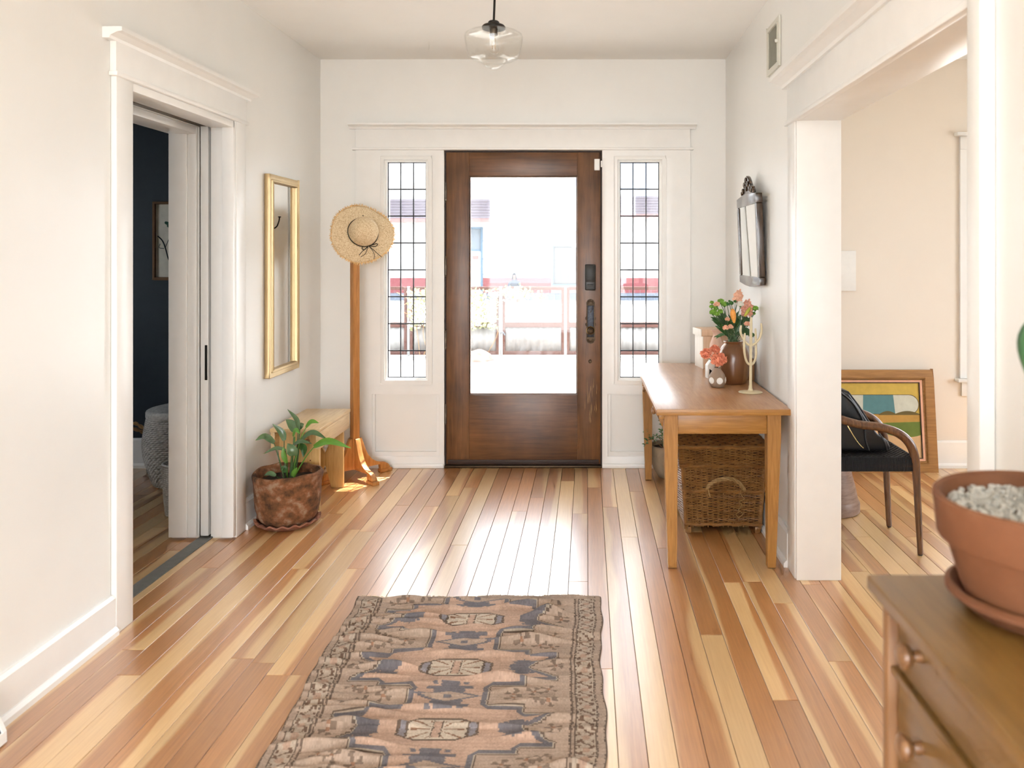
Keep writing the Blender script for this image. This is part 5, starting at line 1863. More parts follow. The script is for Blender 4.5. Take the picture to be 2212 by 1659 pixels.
for i, (c, r_, dy, lab, upv) in enumerate((((272, 852), 82, -0.005, 'coral carnation tilted furthest out of the dotted vase', (-0.6, -0.5, 0.6)), ((385, 800), 70, 0.015, 'highest coral carnation in the dotted vase', (0.1, -0.2, 1)),
                                           ((432, 925), 105, -0.03, 'largest coral carnation facing forward over the dotted vase', (0.25, -1, 0.3)))):
    p = dq(*c, dy)
    rr = r_ / 5.925 / 425.6
    root = Vector((DXv + rg.uniform(-.006, .006), DYv + rg.uniform(-.006, .006), TT + 0.045))
    o_ = empty('carnation', root, label=lab, cat='flower', group='coral carnations in the dotted vase')
    bm = B()
    tube(bm, curve([Vector((0, 0, 0)), Vector((DXv, DYv, TT + 0.1)) - root, (p - root) * 0.75 + Vector((0, 0, .008)), p - root], 12), 0.0018, 6)
    done('stem', bm, 'stemgreen', o_, smooth=True)
    bm = B()
    ruffle(bm, p - root, rr, 80, 400 + i, 0.85, upv, 0.4)
    done('bloom', bm, 'coral', o_)
    bm = B()
    bud(bm, (p - root) - Vector(upv).normalized() * rr * 1.05, (p - root), 0.005)
    done('calyx', bm, 'mumbud', o_, smooth=True)

# ---- cream cactus-shaped stand
cx_, cy_ = 0.797, 3.95
ck = empty('cactus_stand', (cx_, cy_, TT), label='cream cactus-shaped jewellery stand at the near end of the table', cat='jewellery stand')
bm = B()
lathe(bm, [(0, 0.0), (0.056, 0.0), (0.0585, 0.002), (0.056, 0.004), (0.03, 0.0065), (0.013, 0.011), (0.009, 0.02), (0.0085, 0.035)], 40, cap=False)
done('base', bm, 'creammetal', ck, smooth=True)


def cq(zx, zy, dy=0.0):
    px_, py_ = 1480 + zx / 5.925, 620 + zy / 5.925
    Y_ = cy_ + dy
    return Vector(((px_ - 1268) / 1750 * Y_ - cx_, dy, H - (py_ - 550) / 1750 * Y_ - TT))


def arm(name, pts, r_, dys):
    p = curve([cq(x_, y_, d_) for (x_, y_), d_ in zip(pts, dys)], 20)
    n = len(p)
    bm = B()
    tube(bm, p, [r_ * (math.sqrt(max(0.05, 1 - (max(0, i - n + 4) / 4.0) ** 2))) for i in range(n)], 10)
    done(name, bm, 'creammetal', ck, smooth=True)


arm('trunk', [(838, 1330), (838, 1150), (840, 900), (842, 600), (846, 385)], 0.0072, (0, 0, 0, 0, 0))
arm('branch', [(838, 1000), (790, 960), (762, 860), (755, 730), (765, 590)], 0.0058, (0, -.01, -.02, -.022, -.022))
arm('branch', [(838, 1000), (880, 965), (905, 880), (905, 700), (900, 530)], 0.0058, (0, .008, .014, .016, .016))
arm('branch', [(838, 750), (790, 725), (730, 640), (708, 560), (718, 490)], 0.0056, (0, -.004, -.006, -.006, -.006))
arm('branch', [(840, 755), (900, 720), (955, 650), (978, 560), (972, 462)], 0.0056, (0, .004, .006, .006, .006))

# ---- small things at the back of the table
wb = empty('wooden_box', (0.755, 4.86, TT), R(9), label='pale lidded plywood box at the far end of the table', cat='box')
bx('box_body', (-0.082, 0.1, -0.075, 0.075, 0.0, 0.19), 'paleply', wb, 0.002)
bx('lit_side_board', (-0.088, -0.0825, -0.078, 0.078, 0.0, 0.19), 'litply', wb, 0.001)  # this side and its lid end are coloured as lit
bx('lid', (-0.094, 0.107, -0.083, 0.083, 0.1905, 0.232), 'paleply', wb, 0.002)
bx('lit_lid_end', (-0.1, -0.0945, -0.084, 0.084, 0.1905, 0.232), 'litply', wb, 0.001)
pv = empty('pink_vase', (0.735, 4.60, TT), label='slender pink ceramic vase behind the wooden vase', cat='vase')
bm = B()
lathe(bm, [(0, 0.0), (0.028, 0.0), (0.033, 0.01), (0.04, 0.08), (0.041, 0.13), (0.037, 0.165), (0.026, 0.195), (0.0185, 0.212), (0.018, 0.222), (0.024, 0.235), (0.031, 0.243), (0.029, 0.245), (0.02, 0.235), (0.014, 0.22), (0.03, 0.15), (0, 0.05)], 40, cap=False)
done('vase_body', bm, 'pinkclay', pv, smooth=True)
wc = empty('white_house_ornament', (0.672, 4.42, TT), R(12), label='small white ceramic house ornament with dark triangle beside the dotted vase', cat='ornament')
bm = B()
prism(bm, [(-0.022, 0.0), (0.022, 0.0), (0.022, 0.07), (0.0, 0.098), (-0.022, 0.07)], -0.02, 0.02)
done('house_body', bm, 'dotwhite', wc, smooth=True, bevel=0.002)
bm = B()
prism(bm, [(-0.012, 0.012), (0.016, 0.03), (-0.012, 0.052)], -0.0225, -0.0203)
done('dark_triangle', bm, 'keypad', wc)
kb_ = empty('keepsake_box', (0.853, 4.425, TT), label='small brown wooden keepsake box against the wall behind the cactus stand', cat='box')
bx('box_body', (-0.042, 0.042, -0.1, 0.1, 0.0, 0.085), 'dresserside', kb_, 0.003)
bx('lid', (-0.0435, 0.0435, -0.102, 0.102, 0.0855, 0.112), 'dresserside', kb_, 0.003)
cdl = empty('candle_jar', (0.845, 4.40, TT + 0.1125), label='short white candle jar standing on the brown keepsake box', cat='candle')
bm = B()
lathe(bm, [(0, 0.0), (0.03, 0.0), (0.032, 0.003), (0.032, 0.085), (0.03, 0.087), (0.027, 0.085), (0.027, 0.06), (0, 0.058)], 32, cap=False)
done('jar', bm, 'dotwhite', cdl, smooth=True)
bm = B()
tube(bm, [(0, 0, 0.058), (0.001, 0, 0.07)], 0.0012, 6)
done('wick', bm, 'cord', cdl)

# ---- grey clay pot with trailing jade under the far end of the table
gp = empty('jade_plant', (0.512, 5.03, 0), label='grey clay pot with trailing succulent behind the far table leg', cat='potted plant')
bm = B()
lathe(bm, [(0, 0.0), (0.06, 0.0), (0.068, 0.004), (0.098, 0.05), (0.116, 0.10), (0.122, 0.145), (0.118, 0.175), (0.122, 0.185), (0.124, 0.196), (0.119, 0.204), (0.11, 0.2), (0.106, 0.16), (0, 0.15)], 56, cap=False)
done('pot', bm, 'greypot', gp, smooth=True)
bm = B()
lathe(bm, [(0, 0.185), (0.108, 0.18)], 30, cap=False)
done('soil', bm, 'soil', gp)
rg = random.Random(31)
JS = [[(-0.03, -0.04, 0.185), (-0.08, -0.08, 0.27), (-0.13, -0.10, 0.26), (-0.165, -0.11, 0.215)], [(-0.04, -0.03, 0.185), (-0.1, -0.06, 0.24), (-0.14, -0.08, 0.28), (-0.15, -0.08, 0.305)],
      [(-0.02, -0.05, 0.185), (-0.05, -0.08, 0.24), (-0.055, -0.09, 0.28), (-0.06, -0.09, 0.31)], [(-0.01, -0.05, 0.185), (-0.03, -0.08, 0.26), (-0.05, -0.1, 0.32), (-0.06, -0.1, 0.375)],
      [(0, -0.04, 0.185), (0.0, -0.09, 0.23), (0.01, -0.1, 0.26), (0.02, -0.1, 0.29)], [(-0.04, -0.06, 0.185), (-0.03, -0.1, 0.21), (-0.03, -0.12, 0.22), (-0.04, -0.13, 0.24)],
      [(0.02, 0.0, 0.185), (0.04, -0.05, 0.26), (0.06, -0.06, 0.3), (0.08, -0.06, 0.32)], [(0.0, -0.06, 0.185), (-0.01, -0.1, 0.2), (-0.02, -0.125, 0.215), (-0.015, -0.135, 0.235)]]
for s_ in JS:
    pts = curve(s_, 18)
    bm = B()
    tube(bm, pts, 0.0022, 6)
    sp_ = done('stem', bm, 'jadestem', gp, smooth=True)
    for i in range(5, 19, 1):
        p = pts[i]
        a = i * 2.0 + rg.uniform(-.4, .4)
        d_ = Vector((math.cos(a), math.sin(a) - 0.3, rg.uniform(-0.2, 0.6))).normalized()
        ln = rg.uniform(0.018, 0.03)
        bm = B()
        leaf(bm, Vector((0, 0, 0)), d_ * ln * 0.5 + Vector((0, 0, 0.004)), d_ * ln, ln * 0.5, (0, -0.5, 0.8), 0.15, 5)
        done('leaf', bm, 'jade', sp_, smooth=True, loc=p)

# ================================================================== LIVING ROOM
ac = empty('armchair', (1.31, 3.91, 0), label='dark walnut armchair with black woven seat beyond the cased opening', cat='armchair')
for s_, yy in (('near', -0.19), ('far', 0.195)):
    bm = B()
    pts = curve([(-0.21, yy * 0.93, 0.655), (-0.165, yy, 0.632), (-0.07, yy, 0.602), (0.035, yy, 0.588), (0.115, yy, 0.562), (0.168, yy, 0.518), (0.194, yy, 0.455), (0.203, yy, 0.36), (0.212, yy, 0.18), (0.221, yy, 0.006)], 44)
    tube(bm, pts, [0.0195 + 0.002 * max(0, 1 - abs(i - 26) / 10) - (0.0065 * max(0, (i - 30) / 14)) for i in range(45)], 12)
    fl_ = done('arm_and_front_leg', bm, 'walnut', ac, smooth=True)
    bm = B()
    lathe(bm, [(0.009, 0.0), (0.011, 0.002), (0.011, 0.0065), (0.008, 0.0075)], 14, (0.2212, yy, 0))
    done('foot_cap', bm, 'black', fl_)
    bm = B()
    pts = curve([(-0.195, yy * 0.93, 0.003), (-0.185, yy * 0.93, 0.25), (-0.18, yy * 0.93, 0.45), (-0.2, yy * 0.93, 0.62), (-0.218, yy * 0.93, 0.80)], 20)
    tube(bm, pts, [0.011 + 0.008 * math.sin(math.pi * i / 20) for i in range(21)], 10)
    done('rear_leg', bm, 'walnut', ac, smooth=True)
bm = B()
prism(bm, [(-0.23, 0.70), (-0.212, 0.70), (-0.216, 0.80), (-0.236, 0.80)], -0.175, 0.18)
done('top_rail', bm, 'walnut', ac, smooth=True, bevel=0.005)
for yy in (-0.177, 0.182):
    bm = B()
    tube(bm, [(-0.18, yy, 0.41), (0.198, yy * 1.05, 0.41)], 0.013, 10)
    done('seat_rail', bm, 'walnut', ac, smooth=True)
# woven seat: real over-under relief
nxs, nys = 64, 60
bm = B()
gr = [[None] * (nys + 1) for _ in range(nxs + 1)]
for i in range(nxs + 1):
    for k in range(nys + 1):
        u, v_ = i / nxs, k / nys
        z_ = 0.452 - 0.012 * math.sin(math.pi * u) * math.sin(math.pi * v_) + 0.0034 * (1 if ((i // 2) + (k // 2)) % 2 else -1) * (1 if 0 < i < nxs and 0 < k < nys else 0)
        gr[i][k] = bm.verts.new((-0.19 + 0.385 * u, -0.193 + 0.39 * v_, z_))
for i in range(nxs):
    for k in range(nys):
        bm.faces.new((gr[i][k], gr[i + 1][k], gr[i + 1][k + 1], gr[i][k + 1]))
ed = [e_ for e_ in bm.edges if e_.is_boundary]
ex = bmesh.ops.extrude_edge_only(bm, edges=ed)
for v_ in [g for g in ex['geom'] if isinstance(g, bmesh.types.BMVert)]:
    v_.co.z = 0.385
bmesh.ops.contextual_create(bm, geom=[e_ for e_ in bm.edges if e_.is_boundary])
done('woven_seat', bm, 'blackcord', ac)
bm = B()
for i in range(70):
    xx = -0.188 + 0.381 * i / 69
    tube(bm, [(xx, -0.196, 0.45), (xx, -0.1975, 0.42), (xx, -0.196, 0.386)], 0.0026, 4)
wr_ = done('wrapped_cord', bm, 'blackcord', ac, smooth=True)
wr_['kind'] = 'stuff'

hb = empty('leather_bag', (1.27, 3.91, 0.4565), label='black leather bag slumped on the armchair seat', cat='bag')
bm = B()
prism(bm, [(-0.135, 0.006), (-0.15, 0.16), (-0.14, 0.265), (-0.10, 0.29), (-0.045, 0.272), (0.0, 0.21), (0.045, 0.14), (0.09, 0.085), (0.135, 0.055), (0.15, 0.02), (0.14, 0.006)], -0.125, 0.12)
bg_ = done('bag_body', bm, 'leather', hb, smooth=True, bevel=0.02, seg=4, angle=60)
bm = B()
prism(bm, [(-0.10, 0.297), (-0.04, 0.281), (0.01, 0.216), (0.055, 0.145), (0.085, 0.108), (0.078, 0.100), (0.048, 0.136), (0.003, 0.206), (-0.046, 0.266), (-0.1, 0.282)], -0.105, 0.10)
done('flap', bm, 'leather', hb, smooth=True, bevel=0.003)
for yy in (-0.129, 0.124):
    bm = B()
    tube(bm, curve([(-0.1, yy, 0.29), (-0.03, yy * 1.02, 0.23), (0.02, yy * 1.03, 0.14), (0.03, yy * 1.02, 0.06), (0.045, yy * 1.05, 0.012)], 24), 0.0045, 8)
    done('strap', bm, 'leather', hb, smooth=True)
    bm = B()
    yl(bm, [(0.0055, 0.002), (0.0055, -0.002), (0.003, -0.004), (0, -0.0045)], 14, (0.03, yy, 0.125))
    done('stud', bm, 'brass', hb, smooth=True)
bm = B()
tube(bm, curve([(-0.075, -0.131, 0.16), (-0.04, -0.131, 0.1), (-0.005, -0.131, 0.045), (0.02, -0.131, 0.02)], 16), 0.0022, 6)
done('zip', bm, 'brass', hb, smooth=True)
bm = B()
tube(bm, curve([(0.1, -0.11, 0.085), (0.115, -0.128, 0.06), (0.125, -0.128, 0.03), (0.13, -0.126, 0.008)], 12), 0.004, 6)
done('tassel', bm, 'leather', hb, smooth=True)

sp = empty('drum_stool', (1.30, 4.395, 0), label='tapered grey-brown wooden drum stool behind the armchair', cat='stool')
M['drum'] = patchy('banded_drum_wood', [(0.3, (0.15, 0.085, 0.06)), (0.5, (0.27, 0.17, 0.125)), (0.7, (0.36, 0.25, 0.19))], 9, 0.4, 0.2, 6, (1, 1, 6))
bm = B()
lathe(bm, [(0, 0.0), (0.165, 0.0), (0.173, 0.006), (0.172, 0.05), (0.163, 0.065), (0.162, 0.07), (0.15, 0.13), (0.132, 0.2), (0.116, 0.28), (0.108, 0.34), (0.12, 0.37), (0.15, 0.385), (0.15, 0.405), (0, 0.407)], 56, cap=False)
done('drum', bm, 'drum', sp, smooth=True)

# leaning painting
pt = empty('framed_painting', (1.79, 5.155, 0), label='abstract landscape painting in a wooden frame leaning on the living room wall', cat='painting')
pt.rotation_euler = (R(-7.0), 0, 0)
pw_, ph_ = 0.43, 0.642
bm = B()
holes(bm, -pw_, pw_, 0.0, ph_, [(-pw_ + 0.055, pw_ - 0.055, 0.055, ph_ - 0.055)], -0.028, 0.006)
done('frame', bm, 'art_wood', pt, bevel=0.006, smooth=True)
bm = B()
holes(bm, -pw_ + 0.05, pw_ - 0.05, 0.05, ph_ - 0.05, [(-pw_ + 0.066, pw_ - 0.066, 0.066, ph_ - 0.066)], -0.017, 0.004)
done('frame_step', bm, 'art_wood', pt, bevel=0.004, smooth=True)
bm = B()
holes(bm, -pw_ + 0.065, pw_ - 0.065, 0.065, ph_ - 0.065, [(-pw_ + 0.08, pw_ - 0.08, 0.08, ph_ - 0.08)], -0.013, 0.003)
done('liner', bm, 'art_pink', pt)
bm = B()
holes(bm, -pw_ + 0.0795, pw_ - 0.0795, 0.0795, ph_ - 0.0795, [(-pw_ + 0.086, pw_ - 0.086, 0.086, ph_ - 0.086)], -0.011, 0.002)
done('slip', bm, 'a_line', pt)
bx('canvas', (-pw_ + 0.083, pw_ - 0.083, -0.004, 0.0, 0.083, ph_ - 0.083), 'a_yellow', pt)


def art(mt_, poly, k):
    bm = B()
    prism(bm, poly, -0.004 - 0.0006 * k, -0.0038)
    done('paint_shape', bm, mt_, pt)


def pa(px_, py_):
    """photo position on the canvas -> local (x, z)"""
    return ((px_ - 1268) / 337.5 - 1.79, (1010 - py_) / 337.5 * 1.0)


lx = -pw_ + 0.0865
rx = pw_ - 0.0865


def band(y_top, y_bot, x0=None, x1=None, n=14, wob=0.004, seed=0):
    rg2 = random.Random(seed)
    ph2 = rg2.uniform(0, 6)
    x0 = lx if x0 is None else x0
    x1 = rx if x1 is None else x1
    up_ = [(x0 + (x1 - x0) * i / n, pa(0, y_top)[1] + wob * math.sin(i * 0.8 + ph2)) for i in range(n + 1)]
    lo = [(x1 - (x1 - x0) * i / n, pa(0, y_bot)[1] + wob * math.sin(i * 0.7 + ph2 + 1)) for i in range(n + 1)]
    return up_ + lo


bot = 0.087
art('a_sand', [(lx, bot), (rx, bot)] + [(q[0], q[1]) for q in [(rx, pa(0, 905)[1]), (lx, pa(0, 905)[1])]], 1)
art('a_ochre', band(889, 907, seed=3), 2)
cap = []
cr_ = (pa(0, 848)[1] - pa(0, 888)[1]) / 2
czc = (pa(0, 848)[1] + pa(0, 888)[1]) / 2
cxr = pa(1986, 0)[0] - cr_
for i in range(15):
    a = -math.pi / 2 + math.pi * i / 14
    cap.append((cxr + cr_ * math.cos(a), czc + cr_ * math.sin(a)))
art('a_line', [(lx, czc - cr_ - 0.003)] + [(x_ + 0.003 * (1 if x_ > cxr else 0), czc + (z_ - czc) * 1.05) for x_, z_ in cap] + [(lx, czc + cr_ + 0.003)], 2)
art('a_white', [(lx, czc - cr_)] + cap + [(lx, czc + cr_)], 3)
art('a_blue', [(pa(1865, 0)[0], czc - cr_), (pa(1935, 0)[0], czc - cr_), (pa(1932, 0)[0], czc + cr_), (pa(1867, 0)[0], czc + cr_)], 4)
for x0, x1 in ((1899, 1938), (1932, 1990)):
    poly = [(pa(x0, 0)[0], pa(0, 889)[1])]
    poly = [(pa(x0 + (x1 - x0) * i / 10, 0)[0], pa(0, 889 - 7 * math.sin(math.pi * i / 10))[1]) for i in range(11)]
    poly = [(min(p_[0], rx), p_[1]) for p_ in poly] + [(min(pa(x1, 0)[0], rx), pa(0, 890.5)[1]), (pa(x0, 0)[0], pa(0, 890.5)[1])]
    art('a_olive', poly, 5)
poly = [(pa(1878 + 112 * i / 12, 0)[0], pa(0, 908 - 3 * i / 12)[1]) for i in range(13)] + [(pa(1990 - 112 * i / 12, 0)[0], pa(0, 908 + 30 * math.sin(math.pi * (0.28 + 0.72 * i / 12)) ** 0.7)[1]) for i in range(12)]
art('a_green', [(min(p_[0], rx), p_[1]) for p_ in poly], 4)
bm = B()
sgn_ = [pa(x_, y_) for x_, y_ in ((1953, 981), (1955, 974), (1957, 981), (1959, 975), (1961, 981), (1963, 976), (1965, 980), (1967, 975), (1969, 981), (1972, 973), (1971, 981), (1975, 977))]
tube(bm, [(p_[0], -0.0055, p_[1]) for p_ in sgn_], 0.0006, 4)
done('signature', bm, 'a_olive', pt)

light_patch = bx('sunlight_panel', (1.45, 1.738, 5.232, 5.259, 1.145, 1.405), 'dotwhite', None, 0.003)  # white panel added in place of reflected sunlight on the wall
tag(light_patch, 'white panel standing in for reflected sunlight on the peach living room wall', 'canvas')  # not a canvas, panel added in place of reflected sunlight

# ================================================================== DARK SIDE ROOM
ap = empty('botanical_print', (-2.612, YF, 1.47), label='wood-framed botanical print on the navy wall', cat='picture')
bm = B()
holes(bm, -0.2, 0.2, -0.253, 0.253, [(-0.183, 0.183, -0.236, 0.236)], -0.022, -0.0006)
done('frame', bm, 'frame_brown', ap, bevel=0.003, smooth=True)
bx('paper', (-0.184, 0.184, -0.008, -0.002, -0.237, 0.237), 'print_paper', ap)
for pts, r_ in (([(-0.17, 0.03), (-0.14, 0.0), (-0.12, -0.05), (-0.10, -0.12), (-0.06, -0.2)], 0.004), ([(-0.12, -0.04), (-0.09, 0.03), (-0.06, 0.09), (-0.05, 0.13)], 0.0018), ([(-0.155, -0.02), (-0.16, -0.045), (-0.13, -0.05)], 0.002), ([(-0.09, -0.11), (-0.02, -0.02), (0.05, 0.05)], 0.002)):
    bm = B()
    tube(bm, curve([(x_, -0.0085, z_) for x_, z_ in pts], 16), r_, 5)
    done('branch', bm, 'print_ink', ap)
for (x_, z_, d_) in ((-0.1, 0.12, 0.05), (-0.085, 0.1, 0.05), (-0.06, 0.14, 0.06), (-0.03, 0.07, 0.05), (0.04, 0.06, 0.05)):
    bm = B()
    leaf(bm, Vector((x_ - d_ / 2, -0.009, z_)), Vector((x_, -0.0095, z_ - 0.01)), Vector((x_ + d_ / 2, -0.009, z_ - 0.015)), 0.022, (0, -1, 0), 0.02, 6)
    done('leaf', bm, 'print_green', ap)


def basket(name, label, loc, r0, rmax, rtop, h, lid):
    o_ = empty(name, loc, label=label, cat='basket', group='seagrass baskets in the dark side room')
    n, segs = int(h / 0.011), 96
    prof = []
    for i in range(n * 2 + 1):
        f_ = i / (n * 2)
        r_ = r0 + (rmax - r0) * math.sin(min(1, f_ / 0.6) * math.pi / 2) if f_ < 0.6 else rmax + (rtop - rmax) * ((f_ - 0.6) / 0.4) ** 1.5
        prof.append((r_ + (0.003 if i % 2 else -0.002), f_ * h))
    bm = B()
    rows = []
    for j_, (r_, z_) in enumerate(prof):
        rows.append([bm.verts.new(((r_ + (0.0022 if (i + j_ // 2) % 2 else -0.0022)) * math.cos(2 * math.pi * i / segs), (r_ + (0.0022 if (i + j_ // 2) % 2 else -0.0022)) * math.sin(2 * math.pi * i / segs), z_)) for i in range(segs)])
    for a_, b_ in zip(rows, rows[1:]):
        for i in range(segs):
            bm.faces.new((a_[i], a_[(i + 1) % segs], b_[(i + 1) % segs], b_[i]))
    bm.faces.new(rows[0])
    done('woven_body', bm, 'seagrass', o_)
    if lid:
        bm = B()
        pr = [(0, h + 0.055)]
        for i in range(1, 19):
            f_ = i / 18
            pr.append((rtop * 1.03 * f_, h + 0.055 - 0.03 * f_ * f_ + (0.003 if i % 2 else 0)))
        pr += [(rtop * 1.05, h + 0.015), (rtop * 1.05, h - 0.01), (rtop * 1.01, h - 0.012)]
        lathe(bm, pr, 72, cap=False)
        done('lid', bm, 'seagrass', o_, smooth=True)
    else:
        bm = B()
        tube(bm, [(rtop * math.cos(i * 0.13), rtop * math.sin(i * 0.13), h) for i in range(48)], 0.007, 8, closed=True)
        done('rim', bm, 'seagrass', o_, smooth=True)
    return o_


bk = basket('lidded_basket', 'large lidded grey seagrass basket in the dark side room', (-2.455, 4.93, 0), 0.165, 0.222, 0.195, 0.42, True)
bm = B()
hp = curve([(-0.212, -0.05, 0.33), (-0.27, -0.05, 0.365), (-0.33, -0.04, 0.35), (-0.35, -0.03, 0.32), (-0.30, -0.03, 0.33), (-0.25, 0.0, 0.30), (-0.214, 0.02, 0.27)], 50)
fr_ = frames(hp)
for s_ in range(2):
    tube(bm, [p + (u * math.cos(i * 0.7 + s_ * 3.14) + v_ * math.sin(i * 0.7 + s_ * 3.14)) * 0.006 for i, (p, (t_, u, v_)) in enumerate(zip(hp, fr_))], 0.006, 6)
done('braided_handle', bm, 'rope', bk, smooth=True)
basket('open_basket', 'small open grey seagrass basket beside the pocket door', (-2.152, 4.33, 0), 0.088, 0.10, 0.102, 0.27, False)

# ================================================================== OUTSIDE
bm = B()
for (y0, z0, y1, z1) in ((YF + 0.18, -0.2, 14.0, -0.2), (14.0, -0.2, 20.0, -0.42), (20.0, -0.42, 34.6, -0.58), (34.6, -0.58, 70.0, -0.6)):
    hexa(bm, [(-40, y0, z0 - 0.3), (40, y0, z0 - 0.3), (40, y1, z1 - 0.3), (-40, y1, z1 - 0.3)], [(-40, y0, z0), (40, y0, z0), (40, y1, z1), (-40, y1, z1)])
gd = done('ground', bm, 'o_concrete')
tag(gd, 'sunlit pale concrete ground outside the entrance door', 'ground', kind='structure')
bm = B()
hexa(bm, [(-40, -40, -0.9), (40, -40, -0.9), (40, YR - 0.15, -0.5), (-40, YR - 0.15, -0.5)], [(-40, -40, -0.4), (40, -40, -0.4), (40, YR - 0.15, -0.2), (-40, YR - 0.15, -0.2)])
gd = done('ground_rear', bm, 'o_concrete')
tag(gd, 'pale paved ground behind the house', 'ground', kind='structure')
bm = B()
box(bm, 4.5, 40, YR - 0.15, YF + 0.18, -0.5, -0.2)
gd = done('ground_side', bm, 'o_concrete')
tag(gd, 'pale paved ground beside the living room', 'ground', kind='structure')
# unseen slab added over the door to block the sun
pr_ = empty('sun_screen', (0, YF + 0.18, 2.62), label='unseen flat slab added over the entrance door to block the sun', cat='sun screen', kind='structure')
bx('screen_slab', (-0.72, 2.2, 0.0, 1.25, 0.0, 0.1), 'o_white', pr_, 0.01)
bx('screen_edge', (-0.74, 2.22, 1.2, 1.27, -0.06, 0.12), 'o_white', pr_, 0.01)

# ---- fence panels and gate, 7 m from the door
GY, GZ = 12.6, -0.2


def fence_unit(name, label, cat, x0, x1, z0, z1, zm, hinge=False):
    o_ = empty(name, ((x0 + x1) / 2, GY, GZ), label=label, cat=cat)
    hw_ = (x1 - x0) / 2
    for nm, b_ in (('stile', (-hw_, -hw_ + 0.044, -0.02, 0.02, z0, z1)), ('stile', (hw_ - 0.044, hw_, -0.02, 0.02, z0, z1)),
                   ('top_rail', (-hw_ + 0.0445, hw_ - 0.0445, -0.02, 0.02, z1 - 0.042, z1 + 0.008)), ('middle_rail', (-hw_ + 0.0445, hw_ - 0.0445, -0.02, 0.02, zm - 0.04, zm + 0.04)), ('bottom_rail', (-hw_ + 0.0445, hw_ - 0.0445, -0.02, 0.02, z0, z0 + 0.06))):
        bx(nm, b_, 'o_frame', o_, 0.003)
    # corrugated sheet below
    bm = B()
    n = int((x1 - x0 - 0.074) / 0.0125)
    top, bo = [], []
    for i in range(n + 1):
        xx = -hw_ + 0.037 + (2 * hw_ - 0.074) * i / n
        yy = 0.007 * math.cos(i * math.pi / 4)
        top.append((xx, yy))
    v0 = [bm.verts.new((p[0], p[1], z0 + 0.061)) for p in top]
    v1 = [bm.verts.new((p[0], p[1], zm - 0.041)) for p in top]
    for i in range(n):
        bm.faces.new((v0[i], v0[i + 1], v1[i + 1], v1[i]))
    sh_ = done('corrugated_sheet', bm, 'o_corr', o_, smooth=True)
    sm = sh_.modifiers.new('thick', 'SOLIDIFY')
    sm.thickness = 0.002
    # wire mesh above
    wires = empty('wire_mesh')
    wires.parent = o_
    k = -hw_ + 0.037 + 0.085
    while k < hw_ - 0.04:
        bm = B()
        tube(bm, [(k, 0.004, zm + 0.04), (k, 0.004, z1 - 0.043)], 0.0022, 5)
        done('wire', bm, 'o_bluegrey', wires)
        k += 0.085
    k = zm + 0.04 + 0.085
    while k < z1 - 0.05:
        bm = B()
        tube(bm, [(-hw_ + 0.037, -0.001, k), (hw_ - 0.037, -0.001, k)], 0.0022, 5)
        done('wire', bm, 'o_bluegrey', wires)
        k += 0.085
    return o_


fence_unit('wire_fence', 'reddish wood fence panel covered by the flowering vine', 'fence', -2.75, -1.368, 0.02, 1.075, 0.49)
gt = fence_unit('garden_gate', 'reddish wood garden gate with corrugated lower sheet seen through the door', 'gate', -1.315, -0.355, 0.02, 1.075, 0.49)
bm = B()
tube(bm, [(-0.50, -0.03, 0.36), (-0.47, -0.035, 0.38), (-0.44, -0.03, 0.33)], 0.012, 6)
done('latch', bm, 'o_lamp', gt)
fence_unit('wire_fence', 'short reddish wood fence panel beside the lock side of the door', 'fence', -0.315, 1.55, 0.02, 1.075, 0.49)
fence_unit('wire_fence', 'far reddish wood fence panel beyond the flowering vine', 'fence', -4.3, -2.80, 0.02, 1.075, 0.49)
for xx, lb in ((-1.342, 'white steel post between vine panel and garden gate'), (-0.335, 'white steel post between garden gate and short fence panel'), (-2.775, 'white steel post at the outer end of the vine panel')):
    po = empty('fence_post', (xx, GY, GZ), label=lb, cat='post')
    bx('post', (-0.018, 0.018, -0.018, 0.018, 0.0, 1.07), 'o_post', po, 0.002)
    bx('post_cap', (-0.022, 0.022, -0.022, 0.022, 1.0705, 1.085), 'o_post', po, 0.003)
# flowering vine on the left panel
vn = empty('flowering_vine', (-2.0, GY - 0.05, GZ), label='white flowering vine climbing the wooden fence panel', cat='vine')
rg = random.Random(12)
for k in range(9):
    x0 = rg.uniform(-0.6, 0.45)
    pts = [(x0, 0.0, 0.0), (x0 + rg.uniform(-.2, .2), -0.03, 0.45), (x0 + rg.uniform(-.4, .4), -0.03, 0.75), (x0 + rg.uniform(-.5, .5), -0.03, 1.0)]
    bm = B()
    tube(bm, curve(pts, 14), 0.005, 5)
    done('stem', bm, 'jadestem', vn)
bm = B()
tube(bm, curve([(0.5, -0.03, 0.95), (0.72, -0.03, 1.02), (1.0, -0.03, 0.98), (1.3, -0.03, 0.9)], 14), 0.004, 5)
done('stem', bm, 'jadestem', vn)
bm = B()
for i in range(1500):
    if i < 1150:
        c = Vector((rg.uniform(-0.75, 0.62), rg.uniform(-0.12, 0.02), rg.uniform(0.42, 1.05)))
    elif i < 1420:
        c = Vector((rg.gauss(0.92, 0.10), rg.uniform(-0.1, 0.0), rg.gauss(0.97, 0.05)))
    else:
        c = Vector((rg.gauss(1.28, 0.05), rg.uniform(-0.08, 0.0), rg.gauss(0.92, 0.03)))
    d_ = Vector((rg.uniform(-1, 1), rg.uniform(-1, .3), rg.uniform(-.5, 1))).normalized()
    leaf(bm, c, c + d_ * 0.02 + Vector((0, 0, .004)), c + d_ * 0.042, 0.026, (rg.uniform(-.5, .5), -1, 0.5), 0.2, 3)
q = done('leaves', bm, 'vine', vn)
q['kind'] = 'stuff'
bm = B()
